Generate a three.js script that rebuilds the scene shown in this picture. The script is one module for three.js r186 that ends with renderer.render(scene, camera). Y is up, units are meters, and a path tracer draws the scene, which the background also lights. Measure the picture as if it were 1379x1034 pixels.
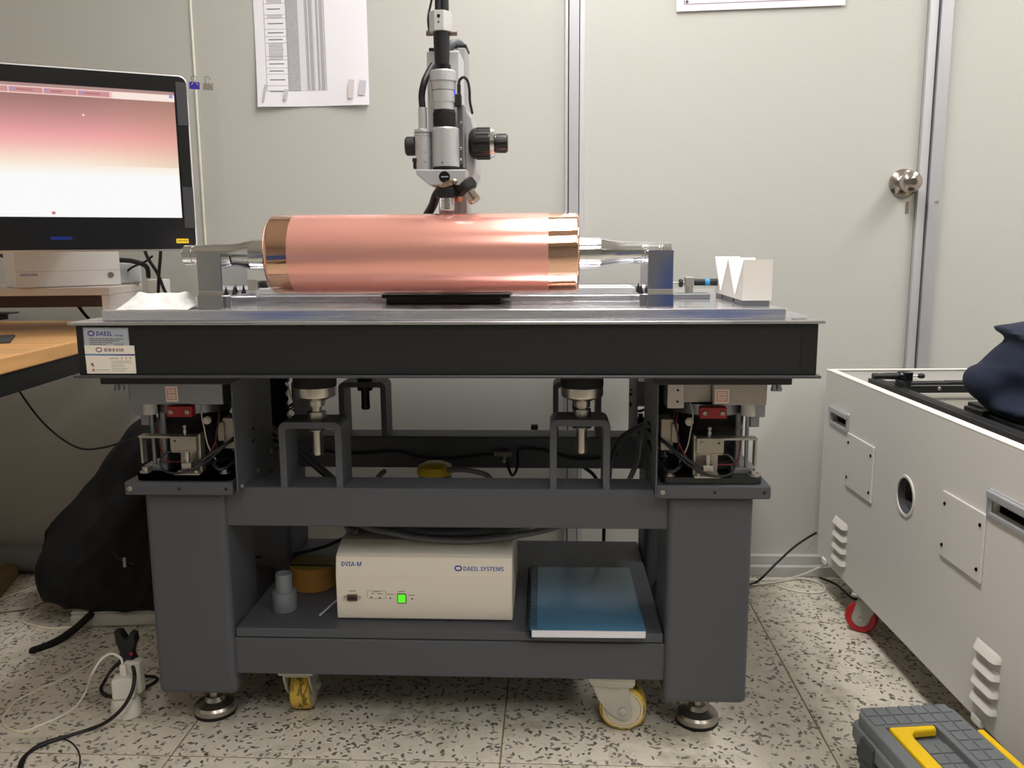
import * as THREE from 'three';
import { RoundedBoxGeometry } from 'three/addons/geometries/RoundedBoxGeometry.js';
import { mergeGeometries } from 'three/addons/utils/BufferGeometryUtils.js';
import { RectAreaLightUniformsLib } from 'three/addons/lights/RectAreaLightUniformsLib.js';

// ---------------------------------------------------------------- camera, light, exposure
const scene = new THREE.Scene();
const camera = new THREE.PerspectiveCamera(2 * Math.atan(517 / 1159) * 180 / Math.PI, 1379 / 1034, 0.05, 40);
const PITCH = 0.16193, YAW = -0.04817, ROLL = 0.006844, EYE = 0.916;
const fwd = new THREE.Vector3(Math.sin(YAW) * Math.cos(PITCH), -Math.sin(PITCH), -Math.cos(YAW) * Math.cos(PITCH));
const rt0 = new THREE.Vector3(Math.cos(YAW), 0, Math.sin(YAW)), dn0 = new THREE.Vector3().crossVectors(fwd, rt0);
const right = rt0.clone().multiplyScalar(Math.cos(ROLL)).addScaledVector(dn0, Math.sin(ROLL));
const down = dn0.clone().multiplyScalar(Math.cos(ROLL)).addScaledVector(rt0, -Math.sin(ROLL));
camera.position.set(0, EYE, 0);
camera.quaternion.setFromRotationMatrix(new THREE.Matrix4().makeBasis(right, down.clone().negate(), fwd.clone().negate()));
scene.add(camera);
const renderer = new THREE.WebGLRenderer({ antialias: true });
renderer.toneMapping = THREE.LinearToneMapping;
renderer.toneMappingExposure = 1.0;
renderer.shadowMap.enabled = true;
RectAreaLightUniformsLib.init();
scene.background = new THREE.Color(0x000000);
const LAMP = 22.5, LAMP_COLOR = 0xfffcfa;                    // the ceiling panels: [x, z] of each
const LAMPS = [[0.09, -1.42], [0.09, 0.55], [1.95, -1.42], [1.95, 0.55]];
const CEIL = 2.5, WALL = -2.327;

// ---------------------------------------------------------------- helpers
let seed = 7;
const rnd = () => { seed = (seed * 1664525 + 1013904223) >>> 0; return seed / 4294967296; };
const rr = (a, b) => a + (b - a) * rnd();
const V = (x, y, z) => new THREE.Vector3(x, y, z);
// a point of the room measured off the photograph: on the plane z = const, y = const or x = const
const ray = (px, py) => right.clone().multiplyScalar((px - 689.5) / 1159).addScaledVector(down, (py - 517) / 1159).add(fwd);
const at = (px, py, z) => { const d = ray(px, py); return d.multiplyScalar(z / d.z).add(camera.position); };
const on = (px, py, y) => { const d = ray(px, py); return d.multiplyScalar((y - EYE) / d.y).add(camera.position); };
const onx = (px, py, x) => { const d = ray(px, py); return d.multiplyScalar(x / d.x).add(camera.position); };

function clean(g) {
  if (g.index) g = g.toNonIndexed();
  for (const k of Object.keys(g.attributes)) if (!['position', 'normal', 'uv'].includes(k)) g.deleteAttribute(k);
  if (!g.attributes.uv) g.setAttribute('uv', new THREE.BufferAttribute(new Float32Array(g.attributes.position.count * 2), 2));
  g.morphAttributes = {};
  return g;
}
const merge = (gs) => { gs = gs.flat(9).filter(Boolean); return gs.length === 1 ? gs[0] : mergeGeometries(gs.map(clean)); };
const used = {};
function numbered(n) { const k = used[n] = (used[n] ?? -1) + 1; return k ? n + '_' + String(k).padStart(3, '0') : n; }
function thing(name, label, category, p = [0, 0, 0], turn = 0, group) {
  const o = new THREE.Group(); o.name = numbered(name); o.position.set(...p); o.rotation.y = turn;
  scene.add(o); o.updateMatrixWorld(true);
  o.userData = { label, category }; if (group) o.userData.group = group;
  return o;
}
function structure(name, p = [0, 0, 0]) {
  const o = new THREE.Group(); o.name = name; o.position.set(...p); scene.add(o); o.updateMatrixWorld(true);
  o.userData = { kind: 'structure' }; return o;
}
// a mesh whose geometry is given in the parent's own coordinates (loc) or in room coordinates (obj)
function loc(name, geos, m, parent) {
  const o = new THREE.Mesh(merge([geos]), m); o.name = name; o.castShadow = o.receiveShadow = true;
  (parent ?? scene).add(o); return o;
}
function obj(name, geos, m, parent) {
  const g = merge([geos]);
  if (parent) { parent.updateWorldMatrix(true, false); g.applyMatrix4(parent.matrixWorld.clone().invert()); }
  return loc(parent ? name : numbered(name), g, m, parent);
}
function tag(o, label, category, group) { Object.assign(o.userData, { label, category }); if (group) o.userData.group = group; return o; }
// boxes by their limits, with a rounded edge
function bx(x0, x1, y0, y1, z0, z1, r = 0.002, s = 2) {
  const w = Math.abs(x1 - x0), h = Math.abs(y1 - y0), d = Math.abs(z1 - z0); r = Math.min(r, w * 0.49, h * 0.49, d * 0.49);
  return new RoundedBoxGeometry(w, h, d, s, r).translate((x0 + x1) / 2, (y0 + y1) / 2, (z0 + z1) / 2);
}
function cyl(a, b, r0, r1 = r0, seg = 24) {                  // a tapered rod from a to b
  const d = b.clone().sub(a), g = new THREE.CylinderGeometry(r1, r0, d.length(), seg);
  g.applyQuaternion(new THREE.Quaternion().setFromUnitVectors(V(0, 1, 0), d.clone().normalize()));
  return g.translate((a.x + b.x) / 2, (a.y + b.y) / 2, (a.z + b.z) / 2);
}
function lathe(pts, p = [0, 0, 0], axis = 'y', seg = 40) {   // pts: [radius, along]
  const g = new THREE.LatheGeometry(pts.map(([r, y]) => new THREE.Vector2(Math.max(r, 1e-5), y)), seg);
  if (axis === 'x') g.rotateZ(-Math.PI / 2); else if (axis === 'z') g.rotateX(Math.PI / 2);
  else if (axis.isVector3) g.applyQuaternion(new THREE.Quaternion().setFromUnitVectors(V(0, 1, 0), axis.clone().normalize()));
  return creased(g).translate(...(p.isVector3 ? p.toArray() : p));
}
function creased(g, angle = 0.6) {                            // flat where it bends sharply, smooth elsewhere
  g = clean(g); const p = g.attributes.position, n = p.count, fn = [], map = new Map();
  const a = V(), b = V(), c = V();
  for (let i = 0; i < n; i += 3) {
    a.fromBufferAttribute(p, i); b.fromBufferAttribute(p, i + 1); c.fromBufferAttribute(p, i + 2);
    fn.push(b.clone().sub(a).cross(c.clone().sub(a)));
  }
  const key = (i) => Math.round(p.getX(i) * 2e5) + ',' + Math.round(p.getY(i) * 2e5) + ',' + Math.round(p.getZ(i) * 2e5);
  for (let i = 0; i < n; i++) { const k = key(i); if (!map.has(k)) map.set(k, []); map.get(k).push(i / 3 | 0); }
  const nn = new Float32Array(n * 3), cs = Math.cos(angle);
  for (let i = 0; i < n; i++) {
    const f = fn[i / 3 | 0], fl = f.clone().normalize(), s = V();
    for (const j of map.get(key(i))) if (fn[j].clone().normalize().dot(fl) > cs) s.add(fn[j]);
    if (s.lengthSq() < 1e-24) s.copy(fl); s.normalize(); s.toArray(nn, i * 3);
  }
  g.setAttribute('normal', new THREE.BufferAttribute(nn, 3)); return g;
}
function extrudeX(pts, x0, x1, bevel = 0) {                   // pts: [z, y] profile pushed along x
  const s = new THREE.Shape(pts.map(([z, y]) => new THREE.Vector2(-z, y)));
  const g = new THREE.ExtrudeGeometry(s, { depth: x1 - x0 - 2 * bevel, bevelEnabled: bevel > 0, bevelSize: bevel, bevelOffset: -bevel, bevelThickness: bevel, bevelSegments: 2, curveSegments: 20 });
  return g.rotateY(Math.PI / 2).translate(x0 + bevel, 0, 0);
}
function extrudeZ(shape, z0, z1, bevel = 0, curveSegments = 16) {
  const g = new THREE.ExtrudeGeometry(shape, { depth: z1 - z0 - 2 * bevel, bevelEnabled: bevel > 0, bevelSize: bevel, bevelOffset: -bevel, bevelThickness: bevel, bevelSegments: 2, curveSegments });
  return g.translate(0, 0, z0 + bevel);
}
function roundRect(x0, x1, y0, y1, r) {
  const s = new THREE.Shape();
  s.moveTo(x0 + r, y0); s.lineTo(x1 - r, y0); s.absarc(x1 - r, y0 + r, r, -Math.PI / 2, 0); s.lineTo(x1, y1 - r); s.absarc(x1 - r, y1 - r, r, 0, Math.PI / 2);
  s.lineTo(x0 + r, y1); s.absarc(x0 + r, y1 - r, r, Math.PI / 2, Math.PI); s.lineTo(x0, y0 + r); s.absarc(x0 + r, y0 + r, r, Math.PI, Math.PI * 1.5);
  return s;
}
function tube(pts, r, seg, rad = 10, closed = false) {
  const c = new THREE.CatmullRomCurve3(pts, closed, 'centripetal');
  const g = [new THREE.TubeGeometry(c, seg ?? pts.length * 10, r, rad, closed)];
  if (!closed) for (const e of [pts[0], pts[pts.length - 1]]) g.push(new THREE.SphereGeometry(r * 0.99, rad, 6).translate(e.x, e.y, e.z));
  return merge(g);
}
const bolt = (x, y, z, r = 0.005, h = 0.004, axis = 'z', seg = 16) => lathe([[0, 0], [r, 0], [r, h * 0.7], [r * 0.8, h], [r * 0.45, h], [r * 0.45, h * 0.4], [0, h * 0.4]], [x, y, z], axis, seg);
const hex = (x, y, z, r, h) => new THREE.CylinderGeometry(r, r, h, 6).translate(x, y, z);
// surface of a distance field (surface nets)
function fieldGeo(f, lo, hi, cell) {
  const n = [0, 1, 2].map((k) => Math.ceil((hi[k] - lo[k]) / cell) + 1), id = (i, j, k) => (k * n[1] + j) * n[0] + i;
  const val = new Float32Array(n[0] * n[1] * n[2]), vid = new Int32Array(val.length).fill(-1), P = [], I = [];
  for (let k = 0; k < n[2]; k++) for (let j = 0; j < n[1]; j++) for (let i = 0; i < n[0]; i++) val[id(i, j, k)] = f(lo[0] + i * cell, lo[1] + j * cell, lo[2] + k * cell);
  for (let k = 0; k < n[2] - 1; k++) for (let j = 0; j < n[1] - 1; j++) for (let i = 0; i < n[0] - 1; i++) {
    let c = 0, sx = 0, sy = 0, sz = 0; const v = [];
    for (let b = 0; b < 8; b++) v.push(val[id(i + (b & 1), j + (b >> 1 & 1), k + (b >> 2))]);
    if (v.every((q) => q > 0) || v.every((q) => q <= 0)) continue;
    for (let a = 0; a < 8; a++) for (const s of [1, 2, 4]) if (!(a & s)) {
      const b = a | s; if ((v[a] > 0) === (v[b] > 0)) continue;
      const t = v[a] / (v[a] - v[b]); c++;
      sx += (a & 1) + (s === 1 ? t : 0); sy += (a >> 1 & 1) + (s === 2 ? t : 0); sz += (a >> 2) + (s === 4 ? t : 0);
    }
    vid[id(i, j, k)] = P.length / 3; P.push(lo[0] + (i + sx / c) * cell, lo[1] + (j + sy / c) * cell, lo[2] + (k + sz / c) * cell);
  }
  const quad = (a, b, c, d, flip) => { if (a < 0 || b < 0 || c < 0 || d < 0) return; flip ? I.push(a, c, b, a, d, c) : I.push(a, b, c, a, c, d); };
  for (let k = 1; k < n[2] - 1; k++) for (let j = 1; j < n[1] - 1; j++) for (let i = 1; i < n[0] - 1; i++) {
    const s = val[id(i, j, k)] <= 0;
    if (s !== (val[id(i + 1, j, k)] <= 0)) quad(vid[id(i, j - 1, k - 1)], vid[id(i, j, k - 1)], vid[id(i, j, k)], vid[id(i, j - 1, k)], !s);
    if (s !== (val[id(i, j + 1, k)] <= 0)) quad(vid[id(i - 1, j, k - 1)], vid[id(i - 1, j, k)], vid[id(i, j, k)], vid[id(i, j, k - 1)], !s);
    if (s !== (val[id(i, j, k + 1)] <= 0)) quad(vid[id(i - 1, j - 1, k)], vid[id(i, j - 1, k)], vid[id(i, j, k)], vid[id(i - 1, j, k)], !s);
  }
  const g = new THREE.BufferGeometry(); g.setAttribute('position', new THREE.Float32BufferAttribute(P, 3)); g.setIndex(I); g.computeVertexNormals();
  return g;
}
const smin = (a, b, k) => { const h = Math.max(k - Math.abs(a - b), 0) / k; return Math.min(a, b) - h * h * k / 4; };
const ell = (x, y, z, c, r) => { const a = (x - c[0]) / r[0], b = (y - c[1]) / r[1], d = (z - c[2]) / r[2], q = Math.hypot(a, b, d); return (q - 1) * Math.min(...r); };
const hash = (i, j) => { let h = (i * 374761393 + j * 668265263) | 0; h = Math.imul(h ^ (h >>> 13), 1274126177); return ((h ^ (h >>> 16)) >>> 0) / 4294967296; };
const sm = (t) => t * t * (3 - 2 * t);
function noise(x, y, period) {
  const w = (i) => period ? ((i % period) + period) % period : i, i = Math.floor(x), j = Math.floor(y), u = sm(x - i), v = sm(y - j);
  const a = hash(w(i), w(j)), b = hash(w(i + 1), w(j)), c = hash(w(i), w(j + 1)), d = hash(w(i + 1), w(j + 1));
  return a + (b - a) * u + (c - a) * v + (a - b - c + d) * u * v;
}
const noise3 = (x, y, z) => (noise(x + 17 * Math.floor(z), y) * (1 - sm(z - Math.floor(z))) + noise(x + 17 * (Math.floor(z) + 1), y) * sm(z - Math.floor(z)));
function canvas(w, h, draw, srgb = true) {
  const c = document.createElement('canvas'); c.width = w; c.height = h; draw(c.getContext('2d'), w, h);
  const t = new THREE.CanvasTexture(c); if (srgb) t.colorSpace = THREE.SRGBColorSpace; t.anisotropy = 8; return t;
}
function dataTex(w, h, fn, srgb = false) {                    // fn(i, j) -> 0..255 or [r, g, b]
  const d = new Uint8Array(w * h * 4);
  for (let j = 0; j < h; j++) for (let i = 0; i < w; i++) { const v = fn(i, j), k = (j * w + i) * 4; for (let c = 0; c < 3; c++) d[k + c] = Array.isArray(v) ? v[c] : v; d[k + 3] = 255; }
  const t = new THREE.DataTexture(d, w, h); t.wrapS = t.wrapT = THREE.RepeatWrapping; t.magFilter = THREE.LinearFilter; t.minFilter = THREE.LinearMipmapLinearFilter; t.generateMipmaps = true;
  if (srgb) t.colorSpace = THREE.SRGBColorSpace; t.needsUpdate = true; return t;
}
const M = (color, roughness = 0.6, metalness = 0, extra = {}) => new THREE.MeshStandardMaterial({ color, roughness, metalness, ...extra });
const MP = (color, roughness, metalness, extra) => new THREE.MeshPhysicalMaterial({ color, roughness, metalness, ...extra });
// world-sized uv: box projection in metres times s
function boxUV(g, s = 1, ox = 0, oy = 0) {
  g = clean(g); const p = g.attributes.position, n = g.attributes.normal, u = g.attributes.uv;
  for (let i = 0; i < p.count; i++) {
    const ax = Math.abs(n.getX(i)), ay = Math.abs(n.getY(i)), az = Math.abs(n.getZ(i));
    if (ay >= ax && ay >= az) u.setXY(i, p.getX(i) * s + ox, p.getZ(i) * s + oy);
    else if (az >= ax) u.setXY(i, p.getX(i) * s + ox, p.getY(i) * s + oy);
    else u.setXY(i, p.getZ(i) * s + ox, p.getY(i) * s + oy);
  }
  return g;
}
// a flat printed sheet: quad a b c d (bottom left, bottom right, top right, top left), with a thickness
function sheet(a, b, c, d, t = 0.0006) {
  const n = b.clone().sub(a).cross(d.clone().sub(a)).normalize().multiplyScalar(t), A = [a, b, c, d].map((p) => p.clone().sub(n)), F = [a, b, c, d];
  const P = [], U = [], q = (w, uv) => { for (const i of [0, 1, 2, 0, 2, 3]) { P.push(...w[i].toArray()); U.push(...uv[i]); } };
  q(F, [[0, 0], [1, 0], [1, 1], [0, 1]]); const e = [[0.002, 0.002], [0.003, 0.002], [0.003, 0.003], [0.002, 0.003]];
  q([A[1], A[0], A[3], A[2]], e); for (let i = 0; i < 4; i++) { const j = (i + 1) % 4; q([A[i], A[j], F[j], F[i]], e); }
  const g = new THREE.BufferGeometry(); g.setAttribute('position', new THREE.Float32BufferAttribute(P, 3)); g.setAttribute('uv', new THREE.Float32BufferAttribute(U, 2)); g.computeVertexNormals();
  return g;
}

// ---------------------------------------------------------------- materials
const fineNoise = dataTex(512, 512, (i, j) => 255 * (0.5 * noise(i / 4, j / 4, 128) + 0.3 * noise(i / 16, j / 16, 32) + 0.2 * hash(i, j)));
const streaks = dataTex(512, 512, (i, j) => 255 * (0.45 * noise(i / 90, j / 2, 256) + 0.3 * noise(i / 30 + 9, j / 3, 170) + 0.25 * noise(i / 40, j / 40, 12)));
fineNoise.repeat.set(6, 6);
const rep = (t, x, y) => { const c = t.clone(); c.repeat.set(x, y); c.needsUpdate = true; return c; };
const weave = dataTex(256, 256, (i, j) => 255 * (0.5 + 0.25 * Math.sin(i * Math.PI / 4) * Math.sin(j * Math.PI / 4) + 0.25 * (hash(i, j) - 0.5)));
const mat = {
  wall: M(0xc1c0b9, 0.55, 0, { bumpMap: fineNoise, bumpScale: 0.0002 }),
  plaster: M(0xdedbd2, 0.9),
  door: M(0xc2c1ba, 0.5, 0, { bumpMap: fineNoise, bumpScale: 0.0002 }),
  alu: M(0xc2c2c6, 0.42, 0.55),
  aluPale: M(0xd0d0d2, 0.45, 0.5),
  joint: M(0xe6e2d4, 0.5),
  frame: M(0x505258, 0.5, 0, { bumpMap: rep(fineNoise, 8, 8), bumpScale: 0.0002 }),
  black: M(0x141517, 0.5), blackGloss: M(0x101113, 0.25), rubber: M(0x0d0d0e, 0.8), blackTable: M(0x0e0f11, 0.6, 0, { bumpMap: rep(fineNoise, 5, 5), bumpScale: 0.0001 }),
  steel: M(0xb8b4ac, 0.35, 0.9), steelDull: M(0x8e9094, 0.45, 0.9), chrome: M(0xd8d8da, 0.12, 1), nickel: M(0xbab4aa, 0.3, 0.95),
  plate: M(0xd6d6da, 0.3, 0.8, { roughness: 0.4, roughnessMap: streaks }),
  plateTop: M(0xb9b8b8, 0.4, 0.85, { roughness: 0.6, roughnessMap: streaks }),
  vblock: M(0xc2c2c6, 0.11, 1),
  copperPolished: M(0xefc2aa, 0.06, 1), copperSatin: M(0xffb8a9, 0.2, 0.62),
  scopeSilver: M(0xc2c2c4, 0.38, 0.4), scopeWhite: M(0xd2d2d2, 0.4, 0.25),
  white: M(0xe9e6e0, 0.5), whiteBlock: M(0xece6df, 0.55), cabinet: M(0xdcd8d3, 0.4), cabinetEdge: M(0xe6e2da, 0.4),
  greyPlastic: M(0x9a9fa3, 0.4), pvc: M(0x787b80, 0.35), pvcDark: M(0x868b8f, 0.35),
  ivory: M(0xe4dccd, 0.5), yellow: M(0xe8b714, 0.45), red: M(0xb5121b, 0.35), tyreYellow: M(0xffffff, 0.5, 0, { map: dataTex(256, 256, (i, j) => { const t = noise(i / 22, j / 22, 11) * 0.6 + noise(i / 7, j / 7, 36) * 0.4, k = t > 0.56 ? 0.62 : 1; return [215 * k, 178 * k, 70 * k]; }, true) }),
  paper: M(0xf0eef2, 0.8), cableBlack: M(0x17161a, 0.5), cableGrey: M(0x5b5c60, 0.5), cableWhite: M(0xe2ded2, 0.5), cableCream: M(0xe6e0c6, 0.5),
  cloth: M(0x070709, 0.95, 0, { bumpMap: rep(weave, 10, 10), bumpScale: 0.0004 }), navy: M(0x1c2438, 0.95, 0, { bumpMap: rep(weave, 8, 8), bumpScale: 0.0004 }),
  toolGrey: M(0x6f7477, 0.5), toolDark: M(0x3f4244, 0.55), toolYellow: M(0xf5c90a, 0.4),
  wood: null, brown: M(0x3a2418, 0.6), cardWhite: M(0xe4dcd0, 0.7), glass: MP(0xffffff, 0.03, 0, { transmission: 1, thickness: 0, ior: 1.45 }),
};
mat.wood = M(0xffffff, 0.45, 0, { map: dataTex(512, 256, (i, j) => { const t = noise(i / 120, j / 5, 51) * 0.6 + noise(i / 60, j / 2, 128) * 0.4, s = 0.86 + 0.2 * t; return [226 * s, 172 * s, 112 * s]; }, true) });

// ---------------------------------------------------------------- the room
const X0 = -1.9, X1 = 2.9, Z1 = 3.6, TH = 0.12;
{
  const terrazzo = (k) => canvas(1024, 1024, (c, w) => {
    c.fillStyle = '#d8d1c1'; c.fillRect(0, 0, w, w);
    for (let i = 0; i < 420; i++) { const v = rr(150, 235); c.fillStyle = `rgba(${v | 0},${v * 0.96 | 0},${v * 0.86 | 0},0.16)`; c.beginPath(); c.ellipse(rr(0, w), rr(0, w), rr(8, 60), rr(6, 34), rr(0, 3), 0, 7); c.fill(); }
    for (let i = 0; i < 3600; i++) { const v = rr(180, 236); c.fillStyle = `rgba(${v | 0},${v * 0.96 | 0},${v * 0.87 | 0},0.7)`; c.beginPath(); c.ellipse(rr(0, w), rr(0, w), rr(1, 5), rr(1, 3.5), rr(0, 3), 0, 7); c.fill(); }
    for (let i = 0; i < 1500; i++) {                          // dark chips, longish and ragged
      const x = rr(0, w), y = rr(0, w), a = rr(0, Math.PI), L = rr(4.5, 12.5), W = rr(3.2, 6.8), v = rr(70, 125);
      c.fillStyle = `rgba(${v | 0},${v * 0.98 | 0},${v * 0.95 | 0},${rr(0.6, 0.95)})`; c.beginPath();
      for (let q = 0; q < 8; q++) { const t = q / 8 * 6.283, m = rr(0.65, 1.25), u = Math.cos(t) * L * m, s = Math.sin(t) * W * m + Math.sin(u / L * 2) * W * 0.35; const X = x + u * Math.cos(a) - s * Math.sin(a), Y = y + u * Math.sin(a) + s * Math.cos(a); q ? c.lineTo(X, Y) : c.moveTo(X, Y); }
      c.closePath(); c.fill();
    }
    for (let i = 0; i < 9 + k; i++) { const x = rr(0, w), y = rr(0, w); for (let q = 0; q < 60; q++) { c.fillStyle = 'rgba(110,92,60,0.035)'; c.beginPath(); c.ellipse(x + rr(-90, 90), y + rr(-35, 35), rr(8, 40), rr(5, 18), rr(-0.4, 0.4), 0, 7); c.fill(); } }   // brown scuffs
  });
  const tops = [0, 1, 2].map((k) => M(0xffffff, 0.42, 0, { map: terrazzo(k) }));
  const grout = M(0x8a7b5f, 0.9);
  const floor = structure('floor');
  loc('slab', bx(X0 - TH, X1 + TH, -0.12, -0.0012, WALL - TH, Z1 + TH, 0.001), grout, floor);
  const tg = boxUV(bx(-0.2985, 0.2985, -0.02, 0, -0.2985, 0.2985, 0.0012), 1 / 0.6, 0.5, 0.5);
  const jx = -0.694, jz = -1.4065;
  for (let i = -3; i <= 5; i++) for (let k = -2; k <= 8; k++) {
    const xa = Math.max(jx + i * 0.6, X0), xb = Math.min(jx + i * 0.6 + 0.6, X1), za = Math.max(jz + k * 0.6, WALL), zb = Math.min(jz + k * 0.6 + 0.6, Z1);
    if (xb - xa < 0.02 || zb - za < 0.02) continue;
    const whole = xb - xa > 0.599 && zb - za > 0.599, cx = (xa + xb) / 2, cz = (za + zb) / 2;
    const g = whole ? tg : boxUV(bx(-(xb - xa) / 2 + 0.0015, (xb - xa) / 2 - 0.0015, -0.02, 0, -(zb - za) / 2 + 0.0015, (zb - za) / 2 - 0.0015, 0.0012), 1 / 0.6, 0.5, 0.5);
    const o = new THREE.Mesh(g, tops[(i * 5 + k * 3 + 60) % 3]); o.name = 'tile'; o.position.set(cx, 0, cz); if (whole) o.rotation.y = ((i * 3 + k * 7 + 40) % 4) * Math.PI / 2; o.receiveShadow = true; floor.add(o);
  }
  const DX0 = 0.079, DX1 = 0.9411;
  const back = structure('wall_back');
  loc('wall_panel', boxUV(bx(X0 - TH, -0.9448, -0.01, CEIL + TH, WALL - TH, WALL, 0.001)), mat.wall, back);
  loc('wall_panel', boxUV(bx(-0.9408, 0.0357, -0.01, CEIL + TH, WALL - TH, WALL, 0.001)), mat.wall, back);
  loc('wall_panel', boxUV(bx(0.0357, 0.9941, 2.06, CEIL + TH, WALL - TH, WALL, 0.001)), mat.wall, back);
  loc('wall_panel', boxUV(bx(0.9941, X1 + TH, -0.01, CEIL + TH, WALL - TH, WALL, 0.001)), mat.wall, back);
  loc('panel_joint', bx(-0.9455, -0.940, 0, CEIL, WALL - 0.02, WALL + 0.0035, 0.0015), mat.joint, back);
  loc('panel_joint', bx(-1.652, -1.6465, 0, CEIL, WALL - 0.02, WALL + 0.0035, 0.0015), mat.joint, back);
  const left = structure('wall_left'); loc('wall_panel', bx(X0 - TH, X0, -0.01, CEIL + TH, WALL, Z1 + TH, 0.001), mat.wall, left);
  const rightW = structure('wall_right'); loc('wall_panel', bx(X1, X1 + TH, -0.01, CEIL + TH, WALL, Z1 + TH, 0.001), mat.wall, rightW);
  const front = structure('wall_front'); loc('wall_panel', bx(X0, X1, -0.01, CEIL + TH, Z1, Z1 + TH, 0.001), M(0xaaa9a6, 0.7), front);
  const ceil = structure('ceiling'); loc('ceiling_panel', bx(X0 - TH, X1 + TH, CEIL, CEIL + TH, WALL - TH, Z1 + TH, 0.001), mat.plaster, ceil);
  // aluminium door frame: two profiles on each side of the leaf
  const trim = (n, bars) => { const t = structure('trim_' + n); for (const [a, b, pr, m] of bars) loc('profile', bx(a, b, 0.03, 2.1, WALL - 0.06, WALL + pr, 0.0012), m, t); return t; };
  const t1 = trim(1, [[0.030, 0.0385, 0.012, mat.aluPale], [0.0405, 0.066, 0.02, mat.alu], [0.068, 0.081, 0.014, mat.aluPale]]);
  const t2 = trim(2, [[0.9395, 0.9605, 0.012, mat.aluPale], [0.9645, 0.994, 0.02, mat.alu]]);
  for (const y of [0.985, 0.35]) { loc('screw', bolt(0.034, y, WALL + 0.012, 0.004, 0.003), mat.steel, t1); loc('screw', bolt(0.985, y + 0.03, WALL + 0.02, 0.004, 0.003), mat.steel, t2); }
  const door = structure('door_1');
  loc('door_panel', boxUV(bx(DX0 + 0.001, DX1 - 0.002, 0.035, 2.05, WALL - 0.045, WALL - 0.002, 0.002)), mat.door, door);
  loc('door_rail', bx(DX0 - 0.04, DX1 + 0.05, 2.05, 2.1, WALL - 0.06, WALL + 0.014, 0.002), mat.alu, door);
  const K = at(1221, 246, WALL + 0.02), z0 = WALL - 0.002;
  const handle = loc('door_handle', [lathe([[0, 0], [0.037, 0], [0.0365, 0.005], [0.03, 0.012], [0.0165, 0.016], [0.0145, 0.026], [0.02, 0.03], [0.0265, 0.04], [0.0275, 0.05], [0.024, 0.061], [0.016, 0.066], [0, 0.0665]], [K.x, K.y, z0], 'z', 48)], M(0xb9b0a8, 0.2, 1), door);
  loc('key_cylinder', [lathe([[0, 0], [0.0085, 0], [0.0085, 0.002], [0.006, 0.002], [0.006, 0.001], [0, 0.001]], [K.x, K.y, z0 + 0.066], 'z', 24), bx(K.x - 0.0008, K.x + 0.0008, K.y - 0.004, K.y + 0.004, z0 + 0.066, z0 + 0.068, 0.0002)], M(0x8d857a, 0.25, 1), handle);
  // the base strip under the panels
  const b = structure('baseboard_back'), stripMat = M(0xc4c3bf, 0.45, 0.2);
  loc('base_strip', [bx(X0, 0.03, 0, 0.038, WALL, WALL + 0.012, 0.002)], mat.aluPale, b);
  loc('base_strip', [bx(0.03, 0.9, 0.0, 0.03, WALL - 0.05, WALL + 0.03, 0.003), bx(0.03, 0.9, 0.03, 0.055, WALL - 0.05, WALL + 0.012, 0.003)], stripMat, b);
  loc('base_strip', [bx(0.9, X1, 0, 0.05, WALL, WALL + 0.014, 0.002)], stripMat, b);
  // key hanging at the knob
  const key = thing('door_key', 'small worn key hanging from the round door knob', 'key', [K.x + 0.002, K.y - 0.03, z0 + 0.03]);
  const bow = new THREE.Shape(); bow.absarc(0, 0, 0.0115, 0, 7); const hole = new THREE.Path(); hole.absarc(0, 0.005, 0.003, 0, 7, true); bow.holes.push(hole);
  loc('bow', extrudeZ(bow, -0.0011, 0.0011).translate(0, -0.008, 0), M(0x9c8a72, 0.35, 0.9), key);
  loc('blade', bx(-0.0045, 0.004, -0.049, -0.017, -0.001, 0.001, 0.0008), M(0xa0917c, 0.35, 0.9), key);
  loc('key_ring', new THREE.TorusGeometry(0.011, 0.0012, 8, 30).rotateY(0.5).translate(-0.004, 0.007, 0.006), M(0xb58f4a, 0.35, 0.8), key);
}
// ceiling panels with their light
for (const [x, z] of LAMPS) {
  const t = thing('ceiling_light', 'white ceiling panel light ' + (z < 0 ? (x < 1 ? 'straight above the copper roller' : 'above the white cabinet') : (x < 1 ? 'over the photographer in front of the bench' : 'over the floor in front of the white cabinet')), 'lamp', [x, CEIL - 0.03, z], 0, 'ceiling panel lights');
  loc('lamp_frame', [bx(-0.17, -0.15, 0, 0.028, -0.65, 0.65), bx(0.15, 0.17, 0, 0.028, -0.65, 0.65), bx(-0.15, 0.15, 0, 0.028, -0.65, -0.63), bx(-0.15, 0.15, 0, 0.028, 0.63, 0.65)], mat.white, t);
  loc('diffuser', bx(-0.15, 0.15, 0.006, 0.026, -0.63, 0.63, 0.002), new THREE.MeshStandardMaterial({ color: 0xffffff, roughness: 0.6, emissive: LAMP_COLOR, emissiveIntensity: 6 }), t);
  const L = new THREE.RectAreaLight(LAMP_COLOR, z > 0 ? LAMP * 0.55 : LAMP, 0.3, 1.26); L.position.set(x, CEIL - 0.035, z); L.rotation.x = -Math.PI / 2; L.castShadow = true; scene.add(L);
}

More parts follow.
